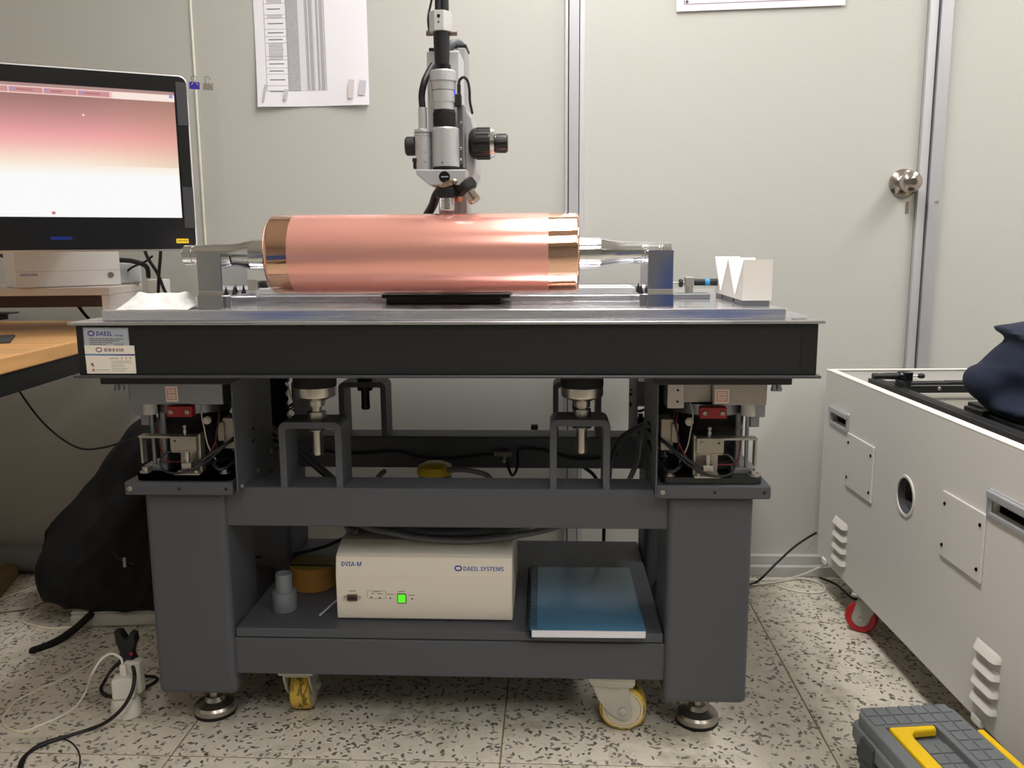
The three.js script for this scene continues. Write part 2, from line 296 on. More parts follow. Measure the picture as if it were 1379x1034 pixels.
// ---------------------------------------------------------------- the bench: frame, isolators, top
const LX = [-0.745, -0.595], RX = [0.204, 0.354], FZ = [-1.63, -1.48], BZ = [-1.995, -1.845], BEAM = [0.408, 0.482], SHELF = 0.2101;
{
  const f = thing('bench_frame', 'dark grey welded steel bench frame standing on levelling feet and yellow casters', 'bench frame', [-0.195, 0, -1.74]);
  const fm = mat.frame;
  for (const zz of [FZ, BZ]) for (const xx of [LX, RX]) {
    const leg = obj('leg', bx(xx[0], xx[1], 0.078, 0.475, zz[0], zz[1], 0.012, 4), fm, f);
    const mx = (xx[0] + xx[1]) / 2, mz = (zz[0] + zz[1]) / 2;
    const front = zz === FZ;
    const cap = obj('cap_plate', bx(mx - 0.099, mx + 0.099, 0.474, 0.4985, mz - 0.095, mz + 0.095, 0.004, 3), fm, f);
    if (front) for (const [k, dx] of [[0, -0.088], [1, 0.002], [2, 0.087]]) {
      const shiny = (k === 0);
      obj(shiny ? 'bolt' : 'hole_plug', bolt(mx + dx, 0.4865, mz + 0.095, shiny ? 0.0045 : 0.003, shiny ? 0.003 : 0.0006), shiny ? mat.steel : mat.black, cap);
    }
    const foot = obj('levelling_foot', [lathe([[0, 0.006], [0.0405, 0.006], [0.0405, 0.017], [0.037, 0.022], [0.02, 0.028], [0.016, 0.036], [0, 0.036]], [mx, 0, mz - 0.002], 'y', 40), cyl(V(mx, 0.03, mz), V(mx, 0.085, mz), 0.0085)], mat.nickel, f);
    obj('rubber_pad', lathe([[0, 0], [0.0395, 0], [0.041, 0.003], [0.041, 0.0075], [0, 0.0075]], [mx, 0, mz - 0.002]), mat.rubber, foot);
  }
  obj('upper_front_beam', bx(LX[1] - 0.003, RX[0] + 0.003, BEAM[0], BEAM[1], -1.565, -1.49, 0.004, 3), fm, f);
  obj('upper_rear_beam', bx(LX[1] - 0.003, RX[0] + 0.003, BEAM[0], BEAM[1], -1.985, -1.91, 0.004, 3), fm, f);
  for (const x of [-0.705, 0.244]) { obj('upper_side_beam', bx(x, x + 0.07, BEAM[0], BEAM[1], -1.85, -1.625, 0.004, 3), fm, f); obj('lower_side_beam', bx(x, x + 0.07, 0.118, 0.19, -1.85, -1.625, 0.004, 3), fm, f); }
  obj('lower_front_beam', bx(LX[1] - 0.003, RX[0] + 0.003, 0.1175, 0.1905, -1.565, -1.49, 0.004, 3), fm, f);
  obj('lower_rear_beam', bx(LX[1] - 0.003, RX[0] + 0.003, 0.1175, 0.1905, -1.985, -1.91, 0.004, 3), fm, f);
  obj('shelf', bx(LX[1] + 0.002, RX[0] - 0.002, 0.192, SHELF, -1.985, -1.489, 0.003, 3), fm, f);
  // side plates beside the isolators
  for (const [x, s] of [[-0.5615, 1], [0.1795, -1]]) {
    const p = obj('side_plate', bx(x - 0.0016, x + 0.0016, 0.478, 0.694, -1.66, -1.459, 0.001), fm, f);
    const lip = [];
    for (const [z, y] of [[-1.475, 0.489], [-1.56, 0.494], [-1.64, 0.513]]) obj('bolt', lathe([[0, 0], [0.0045, 0], [0.0045, 0.002], [0.0025, 0.0038], [0, 0.004]], [x + s * 0.0016, y, z], 'x', 14).scale(1, 1, 1), mat.steel, p);
  }
  for (const x of [-0.5615, 0.1795]) obj('side_plate', bx(x - 0.0016, x + 0.0016, 0.478, 0.694, -2.0, -1.815, 0.001), fm, f);
  // restraint brackets with their jack bolts
  const strap = (x0, x1, y0, y1, z0, z1, t) => {
    const o = roundRect(x0, x1, y0 - 0.03, y1, 0.014), s = new THREE.Shape();
    s.moveTo(x0, y0); s.lineTo(x0, y1 - 0.014); s.absarc(x0 + 0.014, y1 - 0.014, 0.014, Math.PI, Math.PI / 2, true); s.lineTo(x1 - 0.014, y1); s.absarc(x1 - 0.014, y1 - 0.014, 0.014, Math.PI / 2, 0, true);
    s.lineTo(x1, y0); s.lineTo(x1 - t, y0); s.lineTo(x1 - t, y1 - t - 0.004); s.absarc(x1 - t - 0.004, y1 - t - 0.004, 0.004, 0, Math.PI / 2); s.lineTo(x0 + t + 0.004, y1 - t); s.absarc(x0 + t + 0.004, y1 - t - 0.004, 0.004, Math.PI / 2, Math.PI); s.lineTo(x0 + t, y0);
    return extrudeZ(s, z0, z1, 0.0012, 10);
  };
  for (const [x0, x1, y1, z0, z1, rear] of [[-0.4935, -0.379, 0.6025, -1.563, -1.4915, 0], [-0.0055, 0.1015, 0.6085, -1.563, -1.4915, 0], [-0.489, -0.380, 0.607, -1.983, -1.912, 1], [0.0, 0.109, 0.607, -1.983, -1.912, 1]]) {
    const b = obj('restraint_bracket', strap(x0, x1, BEAM[1] - 0.001, y1, z0, z1, 0.0125), fm, f);
    const cx = (x0 + x1) / 2 + (rear ? 0 : 0.004), cz = (z0 + z1) / 2, dark = rear ? mat.black : mat.nickel;
    const j = obj('jack_bolt', [cyl(V(cx, y1 - 0.066, cz), V(cx, 0.66, cz), 0.0098, 0.0098, 20), lathe([[0, 0], [0.0085, 0], [0.0105, 0.003], [0.0105, 0.01], [0, 0.01]], [cx, y1 - 0.069, cz]), hex(cx, y1 + 0.0065, cz, 0.0185, 0.0125), hex(cx, y1 - 0.0185, cz, 0.0185, rear ? 0.011 : 0.006), hex(cx, 0.632, cz, 0.017, 0.012)], dark, b);
    obj('jack_pad', [lathe([[0, 0.636], [0.016, 0.636], [0.037, 0.645], [0.038, 0.648], [0.038, 0.662], [0, 0.662]], [cx, 0, cz], 'y', 44)], dark, b);
    obj('rubber_disc', lathe([[0, 0.661], [0.0375, 0.661], [0.0385, 0.665], [0.0385, 0.7035], [0, 0.7035]], [cx, 0, cz], 'y', 44), mat.rubber, b);
    if (!rear) obj('rubber_disc', lathe([[0, 0], [0.019, 0], [0.019, 0.006], [0, 0.006]], [cx, y1 - 0.0195, cz]), mat.black, b);
  }
  // casters: plate and fork, wheel with a yellow tread
  const caster = (x, z, turn) => {
    const rot = (g) => merge([g]).rotateY(turn).translate(x, 0, z);
    const s = new THREE.Shape([[-0.047, 0.094], [0.022, 0.094], [0.0215, 0.075], [0.0215, 0.06], [0.027, 0.047], [0.0265, 0.035], [0.019, 0.0275], [0.008, 0.0265], [-0.004, 0.031], [-0.02, 0.044], [-0.034, 0.062], [-0.042, 0.08]].map((p) => new THREE.Vector2(...p)));
    const o = obj('caster', rot([bx(-0.053, 0.033, 0.101, 0.1172, -0.036, 0.036, 0.002), bx(-0.05, 0.03, 0.0955, 0.1015, -0.034, 0.034, 0.002), lathe([[0, 0.09], [0.03, 0.09], [0.033, 0.094], [0.033, 0.096], [0, 0.096]], [-0.01, 0, 0], 'y', 28), bx(-0.045, 0.02, 0.0895, 0.0935, -0.0265, 0.0265, 0.002), extrudeZ(s, 0.0225, 0.0265, 0.0008), extrudeZ(s, -0.0265, -0.0225, 0.0008), lathe([[0, 0], [0.0075, 0], [0.0075, 0.004], [0.004, 0.006], [0, 0.006]], [0.0105, 0.0445, 0.0265], 'z', 18)]), M(0xbdbab0, 0.45, 0.4), f);
    obj('wheel', rot([lathe([[0.008, -0.0185], [0.0335, -0.019], [0.0335, 0.019], [0.008, 0.0185]], [0.0105, 0.0445, 0], 'z', 44), lathe([[0, -0.021], [0.013, -0.021], [0.013, 0.021], [0, 0.021]], [0.0105, 0.0445, 0], 'z', 24), lathe([[0.0335, 0.0188], [0.036, 0.0196], [0.0385, 0.0194], [0.0385, 0.0186], [0.0335, 0.0186]], [0.0105, 0.0445, 0], 'z', 44)]), M(0xd2cbbb, 0.5), o);
    obj('tyre', rot(lathe([[0.0333, -0.0192], [0.041, -0.0195], [0.044, -0.0165], [0.0445, 0], [0.044, 0.0165], [0.041, 0.0195], [0.0333, 0.0192]], [0.0105, 0.0445, 0], 'z', 48)), mat.tyreYellow, o);
  };
  caster(0.124, -1.537, -0.1);
  caster(-0.497, -1.575, Math.PI / 2 + 0.03);
  caster(0.10, -1.93, 0.5, 0.1);
}
// ---- isolators on the caps; s = -1 puts the arm towards smaller x
function isolator(cx, s, label) {
  const t = thing('vibration_isolator', label, 'isolator', [cx, 0.4985, -1.555], 0), y0 = 0.4985;
  const X = (u) => cx + s * u, B = (u0, u1, ya, yb, za, zb, r = 0.0015) => bx(Math.min(X(u0), X(u1)), Math.max(X(u0), X(u1)), ya, yb, za, zb, r);
  obj('base_plate', extrudeZ(roundRect(-0.09, 0.086, -0.088, 0.088, 0.014), 0, 0.0125, 0.0015).rotateX(-Math.PI / 2).scale(s, 1, 1).translate(cx, y0, -1.557), mat.blackGloss, t);
  const bel = []; for (let i = 0; i <= 40; i++) { const v = i / 40; bel.push([0.058 + 0.003 * Math.sin(v * 30) - (v < 0.05 || v > 0.95 ? 0.006 : 0), y0 + 0.012 + v * 0.118]); }
  obj('bellows', lathe([[0, y0 + 0.012], ...bel, [0, y0 + 0.13]], [X(0.002), 0, -1.565], 'y', 48), mat.rubber, t);
  obj('clamp_ring', lathe([[0, 0.616], [0.064, 0.616], [0.066, 0.618], [0.066, 0.636], [0, 0.636]], [X(0.002), 0, -1.553], 'y', 48), mat.steelDull, t);
  const dull = s < 0 ? mat.steelDull : M(0xa59d94, 0.45, 0.7);
  if (s < 0) {
    const b = obj('top_block', [B(-0.082, 0.089, 0.637, 0.68, -1.65, -1.474, 0.003)], dull, t);
    obj('warning_sticker', sheet(V(X(0.021), 0.642, -1.4737), V(X(0.021) + 0.022, 0.642, -1.4737), V(X(0.021) + 0.022, 0.670, -1.4737), V(X(0.021), 0.670, -1.4737), 0.0004), stickerMat, b);
  } else {
    const b = obj('top_block', [B(-0.004, 0.088, 0.638, 0.68, -1.65, -1.474, 0.003), B(-0.06, -0.004, 0.64, 0.68, -1.65, -1.49, 0.002)], dull, t);
    obj('warning_sticker', sheet(V(X(-0.0005), 0.641, -1.4737), V(X(-0.0005) + 0.024, 0.641, -1.4737), V(X(-0.0005) + 0.024, 0.666, -1.4737), V(X(-0.0005), 0.666, -1.4737), 0.0004), stickerMat, b);
    const c = obj('sensor_cover', B(-0.083, -0.054, 0.633, 0.68, -1.52, -1.47, 0.002), M(0xb8b0a8, 0.45, 0.6), t);
    for (const y of [0.645, 0.665]) obj('hole', bolt(X(-0.065), y, -1.47, 0.0022, 0.0006), mat.black, c);
  }
  obj('mounting_plate', B(-0.107, 0.12, 0.679, 0.7038, -1.68, -1.44, 0.002), mat.black, t);
  for (const u of [0.098, 0.106]) obj('hanging_bolt', [cyl(V(X(u), 0.664, -1.47), V(X(u), 0.68, -1.47), 0.004), hex(X(u), 0.667, -1.47, 0.0055, 0.006)], mat.steelDull, t);
  const r = obj('red_bracket', B(-0.026, 0.020, 0.6155, 0.635, -1.486, -1.469, 0.0015), M(0x8f141c, 0.4), t);
  for (const u of [-0.018, 0.012]) obj('screw', bolt(X(u), 0.625, -1.469, 0.004, 0.003), mat.steel, r);
  // sensor bracket, block and arm
  const sb = obj('sensor_bracket', [B(-0.034, 0.012, y0 + 0.012, 0.576, -1.499, -1.4955), B(-0.034, 0.012, y0 + 0.012, y0 + 0.0155, -1.4975, -1.464), B(-0.034, -0.03, y0 + 0.014, 0.583, -1.499, -1.478)], M(0xb3ada0, 0.38, 0.8), t);
  for (const u of [-0.026, 0.004]) obj('screw', lathe([[0, 0], [0.0035, 0], [0.0035, 0.0035], [0, 0.0035]], [X(u), y0 + 0.0155, -1.471]), mat.steel, sb);
  const blk = obj('sensor_block', [B(-0.031, 0.016, 0.555, 0.581, -1.488, -1.466, 0.001), B(-0.028, 0.015, 0.551, 0.555, -1.486, -1.468, 0.001)], M(0x9d978b, 0.38, 0.8), t);
  obj('screw', bolt(X(-0.021), 0.5725, -1.466, 0.0033, 0.003), mat.steel, blk); obj('hole', bolt(X(0.007), 0.573, -1.466, 0.002, 0.0006), mat.black, blk);
  obj('sensor_pin', [cyl(V(X(-0.008), 0.581, -1.476), V(X(-0.008), 0.59, -1.476), 0.002), lathe([[0, 0], [0.0032, 0], [0.0035, 0.004], [0.002, 0.0075], [0.0035, 0.01], [0.003, 0.014], [0, 0.015]], [X(-0.008), 0.585, -1.476])], mat.steel, blk);
  obj('sensor_stem', [cyl(V(X(-0.009), 0.523, -1.476), V(X(-0.009), 0.552, -1.476), 0.0038), cyl(V(X(-0.009), 0.538, -1.476), V(X(-0.009), 0.552, -1.476), 0.0052), B(-0.018, 0, 0.521, 0.532, -1.482, -1.469)], mat.steel, t);
  obj('arm', [B(0.01, 0.074, 0.5775, 0.5815, -1.489, -1.467, 0.0008), B(0.070, 0.074, 0.53, 0.581, -1.489, -1.472, 0.001)], M(0xa9a398, 0.35, 0.85), t);
  obj('guide_rod', [cyl(V(X(0.062), y0 + 0.012, -1.5), V(X(0.062), 0.65, -1.5), 0.0035), cyl(V(X(0.051), y0 + 0.012, -1.52), V(X(0.051), 0.64, -1.52), 0.008), B(0.035, 0.078, y0 + 0.012, y0 + 0.024, -1.54, -1.49)], mat.steelDull, t);
  obj('limit_sleeve', [lathe([[0, 0.616], [0.0125, 0.616], [0.0125, 0.638], [0, 0.638]], [X(0.062), 0, -1.497])], M(0xc4c0ba, 0.5), t);
  obj('limit_bracket', [B(0.065, 0.09, 0.614, 0.68, -1.53, -1.49), B(0.067, 0.083, 0.594, 0.616, -1.53, -1.5)], mat.steelDull, t);
  for (const [u, z] of [[-0.074, -1.482], [0.072, -1.482], [-0.07, -1.62]]) obj('base_bolt', [lathe([[0, y0 + 0.0125], [0.0105, y0 + 0.0125], [0.0105, y0 + 0.0145], [0, y0 + 0.0145]], [X(u), 0, z]), lathe([[0, y0 + 0.014], [0.0062, y0 + 0.014], [0.0062, y0 + 0.022], [0.003, y0 + 0.022], [0.003, y0 + 0.018], [0, y0 + 0.018]], [X(u), 0, z])], mat.nickel, t);
  obj('valve_block', [B(-0.088, -0.066, 0.55, 0.607, -1.55, -1.505), B(-0.07, -0.058, 0.565, 0.6, -1.53, -1.5)], M(0xa79d90, 0.4, 0.5), t);
  obj('fitting', [lathe([[0, 0], [0.007, 0], [0.007, 0.006], [0.0045, 0.006], [0.0045, 0.009], [0, 0.009]], [X(-0.039), 0.603, -1.506], 'z'), ], M(0xd9d4c6, 0.5), t);
  const W = (pts, r, m, n) => obj(n, tube(pts.map(([u, y, z]) => V(X(u), y, z)), r, 40, 8), m, t);
  W([[-0.105, 0.578, -1.55], [-0.08, 0.565, -1.5], [-0.055, 0.548, -1.478], [-0.025, 0.53, -1.472], [-0.012, 0.527, -1.474]], 0.0034, mat.cableBlack, 'air_hose');
  W([[-0.105, 0.59, -1.56], [-0.085, 0.57, -1.5], [-0.06, 0.546, -1.48], [-0.035, 0.527, -1.472], [0, 0.516, -1.458], [0.03, 0.522, -1.46], [0.034, 0.538, -1.463], [0.026, 0.55, -1.468], [0.012, 0.553, -1.472]], 0.0022, mat.cableBlack, 'sensor_cable');
  W([[-0.105, 0.556, -1.55], [-0.09, 0.53, -1.49], [-0.075, 0.522, -1.462], [-0.06, 0.528, -1.47], [-0.052, 0.53, -1.5]], 0.0034, mat.cableBlack, 'air_hose');
  W([[-0.056, 0.64, -1.52], [-0.062, 0.6, -1.495], [-0.055, 0.56, -1.487], [-0.03, 0.53, -1.48], [0.01, 0.526, -1.50], [0.045, 0.528, -1.505], [0.052, 0.55, -1.505], [0.052, 0.59, -1.5]], 0.0012, M(0x8a2228, 0.5), 'red_wire');
  W([[-0.04, 0.645, -1.5], [-0.035, 0.62, -1.49], [-0.038, 0.59, -1.49], [-0.044, 0.56, -1.487], [-0.056, 0.535, -1.487]], 0.0012, M(0xbdb8ae, 0.5), 'pale_wire');
  W([[-0.062, 0.645, -1.5], [-0.068, 0.61, -1.488], [-0.06, 0.58, -1.486], [-0.06, 0.555, -1.486]], 0.0014, mat.cableBlack, 'sensor_cable');
  return t;
}
const stickerMat = M(0xffffff, 0.6, 0, { map: canvas(96, 120, (c) => { c.fillStyle = '#e6d4c8'; c.fillRect(0, 0, 96, 120); c.strokeStyle = '#c4544e'; c.lineWidth = 5; c.strokeRect(14, 18, 66, 80); c.fillStyle = '#cc6a62'; for (const y of [34, 52, 57, 78]) c.fillRect(22, y, 50, 4); }) });
const isoA = isolator(-0.6655, -1, 'isolator under the tabletop above the frame leg beside the black backpack');
const isoB = isolator(0.2795, 1, 'isolator under the tabletop above the frame leg beside the white cabinet');

for (const [src, x, lab] of [[isoB, -0.6655, 'isolator half hidden behind the bracket and the backpack side isolator'], [isoA, 0.2795, 'isolator half hidden behind the bracket and the cabinet side isolator']]) {
  const c = src.clone(); c.name = numbered('vibration_isolator'); c.userData = { ...src.userData, label: lab }; c.position.set(x, 0.4985, -1.92); c.rotation.y = Math.PI; scene.add(c);
}
// ---- tabletop
{
  const t = thing('optical_tabletop', 'black sided optical tabletop with thin steel skins resting on two isolators', 'tabletop', [-0.18, 0.704, -1.75]);
  obj('bottom_skin', bx(-0.781, 0.4195, 0.704, 0.7085, -2.15, -1.35, 0.0015), M(0x55565a, 0.4, 0.6), t);
  obj('core', bx(-0.774, 0.412, 0.708, 0.7905, -2.143, -1.3575, 0.002), mat.blackTable, t);
  obj('edge_panel', bx(0.387, 0.4128, 0.7088, 0.7898, -2.142, -1.3568, 0.001), M(0x0b0b0c, 0.5), t);
  obj('top_skin', boxUV(bx(-0.783, 0.4215, 0.79, 0.795, -2.152, -1.3485, 0.0018), 1), mat.plateTop, t);
  const n = canvas(512, 240, (c) => {
    c.fillStyle = '#b9bfc9'; c.fillRect(0, 0, 512, 240); c.strokeStyle = '#8f96a3'; c.lineWidth = 5; c.strokeRect(8, 8, 496, 224);
    c.strokeStyle = '#2b2b8c'; c.lineWidth = 13; c.beginPath(); c.ellipse(88, 64, 34, 25, 0, 0, 7); c.stroke();
    c.fillStyle = '#2b2b8c'; c.font = 'bold 66px sans-serif'; c.textBaseline = 'middle'; c.fillText('DAEIL', 142, 66); c.font = 'bold 24px sans-serif'; c.fillText('SYSTEMS', 352, 86);
    c.fillStyle = '#43454e'; for (const [y, x0, x1, h] of [[118, 62, 450, 9], [138, 62, 410, 10], [162, 62, 330, 9], [184, 62, 250, 9], [186, 330, 450, 13]]) for (let x = x0; x < x1;) { const w = rr(6, 26); c.fillRect(x, y, Math.min(w, x1 - x), h); x += w + rr(3, 9); }
    c.fillStyle = '#7a7d88'; for (const [y, x0, x1] of [[206, 62, 250], [170, 350, 440]]) for (let x = x0; x < x1;) { const w = rr(6, 20); c.fillRect(x, y, w, 7); x += w + 6; }
  });
  const z = -1.3567, a = at(113.5, 465, z), b = at(174.5, 466, z), c2 = at(172, 441.5, z), d = at(111.5, 441, z);
  obj('nameplate', sheet(a.setY(a.y - 0.006), b.setY(b.y - 0.006), c2, d, 0.0006), M(0xffffff, 0.35, 0.2, { map: n }), t);
  const card = canvas(512, 280, (c) => {
    c.fillStyle = '#efe6d8'; c.fillRect(0, 0, 512, 280);
    c.strokeStyle = '#56345e'; c.lineWidth = 9; c.beginPath(); c.ellipse(146, 44, 28, 20, 0, 0, 7); c.stroke();
    c.fillStyle = '#7a4a5e'; c.font = 'bold 38px sans-serif'; c.textBaseline = 'middle'; let x = 200; for (const w of [12, 22, 10, 30, 32, 26, 20, 26]) { c.fillRect(x, 28, w * 0.35, 34); c.fillRect(x, 40, w * 0.8, 6); c.fillRect(x + w * 0.6, 28, 4, 34); x += w + 4; }
    const g = c.createLinearGradient(0, 0, 512, 0); g.addColorStop(0, '#5f93c6'); g.addColorStop(0.55, '#5a78b0'); g.addColorStop(0.8, '#5c4a8c'); g.addColorStop(1, '#4a3a7c'); c.fillStyle = g; c.fillRect(0, 84, 512, 17);
    c.fillStyle = '#8c857c'; for (const [y, x0, x1, h] of [[124, 250, 340, 9], [152, 262, 470, 6], [170, 262, 475, 6], [190, 262, 380, 6], [208, 262, 400, 6], [228, 262, 420, 6], [246, 262, 400, 6], [240, 90, 230, 6]]) for (let q = x0; q < x1;) { const w = rr(4, 16); c.fillRect(q, y, w, h); q += w + 4; }
    c.fillStyle = '#5d584f'; for (const q of [365, 412, 458]) { c.fillRect(q, 118, 14, 4); c.fillRect(q + 2, 127, 12, 3); c.fillRect(q + 5, 118, 4, 20); }
    c.fillStyle = '#6f6455'; c.beginPath(); c.ellipse(62, 186, 14, 12, 0, 0, 7); c.fill(); c.fillRect(60, 196, 20, 14); c.fillStyle = '#b96f66'; c.fillRect(58, 232, 22, 26);
  });
  const zc = -1.3555, q = obj('business_card', sheet(at(117.5, 503, zc), at(183.5, 503, zc), at(180.5, 465.3, zc), at(113.3, 464.8, zc), 0.0006), M(0xffffff, 0.6, 0, { map: card }));
  tag(q, 'cream business card with a blue stripe stuck on the black tabletop side', 'business card');
}
// ---- aluminium base plate and what stands on it
const PT = 0.8125;
{
  const p = obj('base_plate', boxUV(bx(-0.735, 0.366, 0.795, PT, -1.98, -1.37, 0.0018), 1.4), mat.plate);
  tag(p, 'wide scratched aluminium plate lying on the optical tabletop', 'metal plate');
  for (const x of [0.378]) tag(obj('tape_scrap', bx(x, x + 0.02, 0.795, 0.7962, -1.385, -1.372, 0.0004), mat.steelDull), 'tiny grey strip lying on the tabletop skin beside the aluminium plate', 'strip');
  // V-blocks carrying the roller journals
  const AX = 0.8995, AZ = -1.457;
  for (const [x0, x1, lab, inner] of [[-0.5835, -0.5425, 'polished steel bearing block under the roller journal beside the crumpled tissue', 1], [0.1515, 0.1925, 'polished steel bearing block under the roller journal beside the toothed white block', -1]]) {
    const t = thing('bearing_block', lab, 'bearing block', [(x0 + x1) / 2, PT, AZ]);
    obj('base', bx(x0 - 0.001, x1 + 0.001, PT, 0.835, -1.522, -1.392, 0.0015), mat.vblock, t);
    const s = [[-1.399, 0.834], [-1.397, 0.842], [-1.397, 0.9035], [-1.425, 0.9035], [AZ + 0.024, AX + 0.001], [AZ + 0.019, AX - 0.012], [AZ + 0.009, AX - 0.018], [AZ - 0.009, AX - 0.018], [AZ - 0.019, AX - 0.012], [AZ - 0.024, AX + 0.001], [-1.489, 0.9035], [-1.517, 0.9035], [-1.517, 0.834]];
    obj('cradle', extrudeX(s, x0, x1, 0.001), mat.vblock, t);
    obj('chamfer', extrudeX([[-1.397, 0.834], [-1.3925, 0.834], [-1.397, 0.841]], x0 + 0.001, x1 - 0.001), mat.vblock, t);
    const xi = inner > 0 ? x1 + 0.006 : x0 - 0.006;
    obj('ledge', bx(xi - 0.006, xi + 0.006, PT, 0.834, -1.522, -1.40, 0.001), mat.vblock, t);
    for (const z of [-1.43, -1.475]) obj('cone_stop', lathe([[0, 0], [0.0042, 0], [0.0005, 0.014], [0, 0.014]], [xi + inner * 0.001, 0.834, z]), mat.black, t);
  }
  // copper roller
  const r = thing('copper_roller', 'polished copper printing roller with a satin band and steel shaft ends', 'roller', [-0.2165, AX, AZ]);
  const R = 0.0662, a = -0.474, b = 0.0427, ba = -0.4325, bb = -0.0075;
  const lx = (pts) => lathe(pts.map(([q, x]) => [q, x + 0.2165]), [0, 0, 0], 'x', 96);
  const fil = Array.from({ length: 9 }, (_, i) => i / 8 * Math.PI / 2), FR = 0.009;
  const endC = [[0.026, a], ...fil.map((q) => [R - FR + FR * Math.sin(q), a + FR - FR * Math.cos(q)])];
  loc('polished_end', lx([[0, a], ...endC, [R, ba]]), mat.copperPolished, r);
  loc('satin_band', lx([[R, ba], [R + 0.00006, ba + 0.0004], [R + 0.00006, bb - 0.0004], [R, bb]]), mat.copperSatin, r);
  loc('polished_end', lx([[R, bb], ...fil.slice().reverse().map((q) => [R - 0.005 + 0.005 * Math.sin(q), b - 0.005 + 0.005 * Math.cos(q)]), [0, b]]), mat.copperPolished, r);
  const sh = (s, o) => [[0, o], [0.0258, o], [0.0262, o + s * 0.001], [0.026, o + s * 0.036], [0.0255, o + s * 0.037], [0.0215, o + s * 0.055], [0.0192, o + s * 0.07], [0.0187, o + s * 0.105], [0.018, o + s * 0.1055], [0.018, o + s * 0.112], [0.0174, o + s * 0.1125], [0.0174, o + s * 0.132], [0.0155, o + s * 0.1335], [0.0155, o + s * 0.137], [0.0168, o + s * 0.138], [0.0166, o + s * 0.1525], [0.0155, o + s * 0.1535], [0, o + s * 0.1535]];
  loc('shaft', lx(sh(1, b - 0.0005)), mat.chrome, r);
  loc('shaft', lx(sh(-1, a + 0.0005).reverse()), mat.chrome, r);
  // slide behind the roller
  const sl = thing('linear_slide', 'long aluminium linear slide behind the copper roller with a black carriage', 'linear slide', [-0.2, PT, -1.62]);
  obj('rail_base', boxUV(bx(-0.565, 0.165, PT, 0.824, -1.70, -1.545, 0.0015), 1.5), mat.plate, sl);
  for (const z of [-1.60, -1.67]) obj('rail', bx(-0.55, 0.15, 0.824, 0.836, z - 0.01, z + 0.01, 0.002), mat.aluPale, sl);
  obj('rail_base', bx(-0.57, 0.2, PT, 0.832, -1.82, -1.73, 0.0015), mat.steelDull, sl);
  const ca = obj('carriage', [bx(-0.29, -0.09, PT + 0.0005, 0.8235, -1.56, -1.49, 0.001), bx(-0.3, -0.075, 0.8225, 0.829, -1.6, -1.50, 0.001)], mat.black, sl);
  const knob = (px, py, z, dir) => { const c = at(px, py, z); return c; };
  { // end fittings: knurled knobs beside the blocks
    const z = -1.64, c1 = at(344, 383, z), k1 = at(356, 383, z), d1 = at(370, 383, z);
    obj('end_block', bx(c1.x - 0.011, c1.x + 0.009, 0.83, c1.y + 0.01, z - 0.015, z + 0.015), mat.steel, sl);
    obj('end_knob', lathe([[0, 0], [0.006, 0], [0.0075, 0.002], [0.0075, 0.012], [0.006, 0.014], [0, 0.014]], [k1.x - 0.007, k1.y, z], 'x', 18), mat.black, sl);
    obj('red_cap', lathe([[0, 0], [0.004, 0], [0.0048, 0.002], [0.0048, 0.008], [0.003, 0.0095], [0, 0.0095]], [d1.x - 0.004, d1.y, z], 'x', 18), M(0xc93b40, 0.4), sl);
    obj('spindle', cyl(V(c1.x, c1.y, z), V(d1.x, d1.y, z), 0.0018), mat.steel, sl);
    obj('end_knob', lathe([[0, 0], [0.0045, 0], [0.005, 0.003], [0.005, 0.008], [0, 0.008]], [c1.x - 0.02, c1.y, z], 'x', 16), mat.black, sl);
    const e1 = at(917, 381, z), e2 = at(928, 379, z), e3 = at(936, 380, z), e4 = at(952, 380, z), e5 = at(962, 380, z);
    obj('end_knob', lathe([[0, 0], [0.006, 0], [0.0078, 0.002], [0.0078, 0.006], [0.006, 0.0075], [0, 0.0075]], [e1.x - 0.004, e1.y, z], 'x', 18), mat.black, sl);
    obj('end_block', [bx(e2.x - 0.0085, e2.x + 0.0085, e2.y - 0.009, e2.y + 0.009, z - 0.009, z + 0.009), cyl(V(e2.x, PT, z), V(e2.x, e2.y, z), 0.0075)], mat.steel, sl);
    obj('end_handle', lathe([[0, 0], [0.0055, 0], [0.0062, 0.001], [0.0062, 0.018], [0.0066, 0.019], [0.0066, 0.046], [0, 0.046]], [e3.x - 0.002, e3.y, z], 'x', 20), mat.black, sl);
    obj('blue_ring', lathe([[0.006, 0], [0.0069, 0], [0.0069, 0.0085], [0.006, 0.0085]], [e4.x - 0.004, e4.y, z], 'x', 24), M(0x2f93cf, 0.4), sl);
    obj('spindle', cyl(V(e1.x - 0.03, e1.y, z), V(e5.x, e5.y, z), 0.0018), mat.steel, sl);
    obj('end_foot', [bx(e1.x - 0.025, e1.x + 0.05, PT, 0.822, z - 0.02, z + 0.03)], mat.steelDull, sl);
  }
  // toothed white block
  const w = thing('toothed_block', 'white plastic block with deep sawtooth notches on the aluminium plate', 'block', [0.3305, PT, -1.545]);
  const y0 = 0.8215, yt = 0.8875;
  obj('foot_plate', bx(0.31, 0.353, PT, y0, -1.665, -1.425, 0.001), mat.steelDull, w);
  obj('toothed_body', extrudeX([[-1.42, y0], [-1.42, yt], [-1.4215, yt], [-1.482, y0 + 0.006], [-1.545, yt + 0.001], [-1.607, y0 + 0.006], [-1.668, yt + 0.001], [-1.67, yt + 0.001], [-1.67, y0]], 0.3075, 0.3545, 0.0005), mat.whiteBlock, w);
  for (const z of [-1.50, -1.6]) obj('screw', bolt(0.309, y0 - 0.004, z, 0.003, 0.002, 'x'), mat.black, w);
